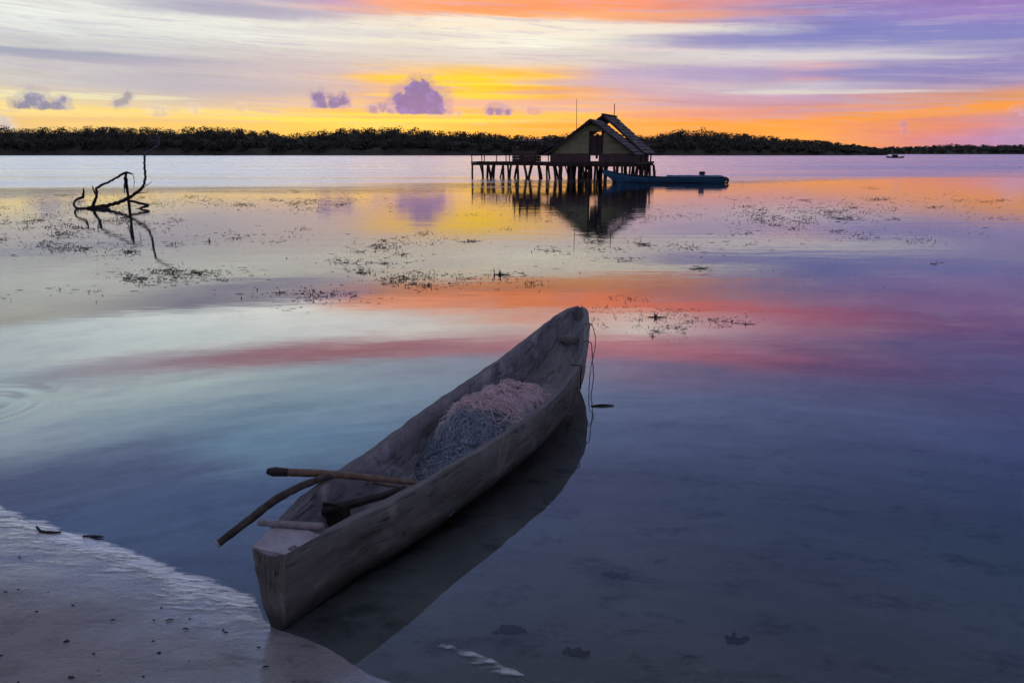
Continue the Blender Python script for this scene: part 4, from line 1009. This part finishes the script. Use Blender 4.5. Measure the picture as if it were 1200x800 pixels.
def sprig(px, py, label, size, nb, nsh):
    c = at(px, py); bm = bmesh.new()
    for _ in range(nb): blade(bm, Vector((random.gauss(0, .16) * size, random.gauss(0, .02) * size, 0)), random.gauss(0, .25), random.uniform(.4, .9) * size, random.uniform(.02, .045) * size, random.choice((0, .02, .08)) * size, random.uniform(-.5, .5))
    for _ in range(nsh): shoot(bm, Vector((random.gauss(0, .08) * size, random.gauss(0, .01) * size, 0)), random.uniform(.15, .38) * size, .5, .025 * size)
    o = obj('seagrass_sprig', bm, M['weed']); o.location = c; tag(o, label, 'seagrass', 'larger seagrass sprigs on the water')
sprig(768, 372, 'dark tangled seagrass sprig floating right of the canoe bow', .17, 8, 3)
sprig(766, 394, 'pair of upright seagrass shoots nearest the canoe bow', .11, 3, 3)
sprig(583, 322, 'upright dark seagrass tuft in the left end of the orange reflection', .26, 7, 4)
sprig(330, 343, 'lone upright seagrass shoot in the pale water left of centre', .2, 3, 2)
sprig(246, 283, 'short thick seagrass shoot between the dead branch and the pale water', .24, 2, 3)
sprig(876, 380, 'flat dark seagrass clump at the right end of the drift by the canoe', .13, 6, 1)
sprig(502, 334, 'round dark seagrass knot at the edge of the orange reflection', .15, 5, 2)
# twig by the bow
c = at(706, 476); bm = bmesh.new(); limb(bm, [c + Vector((-.075, 0, .002)), c + Vector((0, .006, .007)), c + Vector((.075, .01, .004))], [.004, .008, .003], 5, 6)
tw = obj('floating_twig', bm, M['weed'], smooth=True); tag(tw, 'single dark twig floating just right of the canoe bow reflection', 'twig')
# sticks at the water's edge
def litter(name, px, py, pts, r, label, cat):
    c = at(px, py, .01); bm = bmesh.new(); q = []
    for a, b_, z in pts: q.append(Vector((c.x + a, c.y + b_, max(0, bed_z(c.x + a, c.y + b_)) + z + r)))
    limb(bm, q, [r * .6, r, r * .9, r * .4], 5, 7, .1); tag(obj(name, bm, M['debris'], smooth=True), label, cat)
litter('driftwood_stick', 48, 622, [(-.03, .02, .012), (0, 0, .0), (.05, -.01, 0), (.09, -.005, 0)], .007, 'small hooked dark stick in the foam at the left edge of the beach', 'stick')
litter('driftwood_stick', 108, 627, [(-.04, .0, 0), (0, 0, .0), (.05, -.005, 0)], .006, 'thin straight dark stick lying where foam meets the still water', 'stick')
def weed_clump(px, py, size, label):
    c = at(px, py, -.05); bm = bmesh.new()
    for _ in range(26):
        a = random.gauss(0, .7) + random.choice((0, 3.14)); L_ = random.uniform(.3, 1.) * size; x0 = random.gauss(0, .28) * size; y0 = random.gauss(0, .14) * size; q = []
        for i in range(5):
            x = x0 + math.cos(a) * L_ * i / 4 * .6; y = y0 + math.sin(a) * L_ * i / 4 * .35; a += random.uniform(-.5, .5)
            q.append(Vector((x, y, bed_z(c.x + x, c.y + y) - bed_z(c.x, c.y) + .004 + random.uniform(0, .008))))
        limb(bm, q, [.003, .007, .007, .002], 3, 5)
    o = obj('seaweed_clump', bm, M['weed_bed'], smooth=True); o.location = (c.x, c.y, bed_z(c.x, c.y)); tag(o, label, 'seaweed', 'seaweed clumps on the sandy bed')
weed_clump(597, 745, .075, 'dark sunken seaweed clump spread like a cross, left of the pair near the bottom edge')
weed_clump(676, 771, .055, 'small ragged sunken seaweed clump closest to the bottom edge')
weed_clump(862, 749, .06, 'compact dark sunken seaweed clump, rightmost of the ones on the sand')
weed_clump(720, 672, .06, 'faint sunken seaweed clump farthest out in the shallow water')
# small litter on the wet sand
bm = bmesh.new()
for _ in range(80):
    px = random.uniform(-40, 640); py = random.uniform(640, 830); p = at(px, py, .02)
    if shore_d(p.x, p.y) > -.1: continue
    k = random.uniform(.35, 1.) ** 2; r_ = .008 * k
    if random.random() < .5:
        mxx = Matrix.Translation((p.x, p.y, bed_z(p.x, p.y) + r_ * .3)) @ Matrix.Rotation(random.uniform(0, 6), 4, 'Z') @ Matrix.Diagonal((1.3, .8, .55, 1))
        res = bmesh.ops.create_icosphere(bm, subdivisions=1, radius=r_, matrix=mxx)
        for v in res['verts']: v.co += Vector((random.uniform(-.25, .25), random.uniform(-.25, .25), random.uniform(-.2, .2))) * r_
    else:
        a = random.uniform(-.6, .6); d = Vector((math.cos(a), math.sin(a), 0)) * random.uniform(.005, .014); z = Vector((0, 0, .003)); q = Vector((p.x, p.y, bed_z(p.x, p.y)))
        tube(bm, [q - d + z, q + z * 1.6, q + d + z], [.0015, .003, .001], 5)
lt = obj('shore_litter', bm, M['debris'], smooth=True); tag(lt, 'tiny dark bits of shell and leaf strewn over the wet sand', None, None, 'stuff')

# ------------------------------------------------------------------ render settings
sc.render.engine = 'CYCLES'
sc.cycles.use_denoising = True
sc.cycles.use_adaptive_sampling = True; sc.cycles.adaptive_threshold = .03; sc.cycles.adaptive_min_samples = 12
try: sc.cycles.denoiser = 'OPENIMAGEDENOISE'
except Exception: pass
sc.cycles.max_bounces = 5; sc.cycles.diffuse_bounces = 2; sc.cycles.transparent_max_bounces = 8; sc.cycles.caustics_reflective = False; sc.cycles.caustics_refractive = False
sc.view_settings.view_transform = 'Standard'; sc.view_settings.look = 'None'; sc.view_settings.exposure = 0; sc.view_settings.gamma = 1; sc.view_settings.use_curve_mapping = False
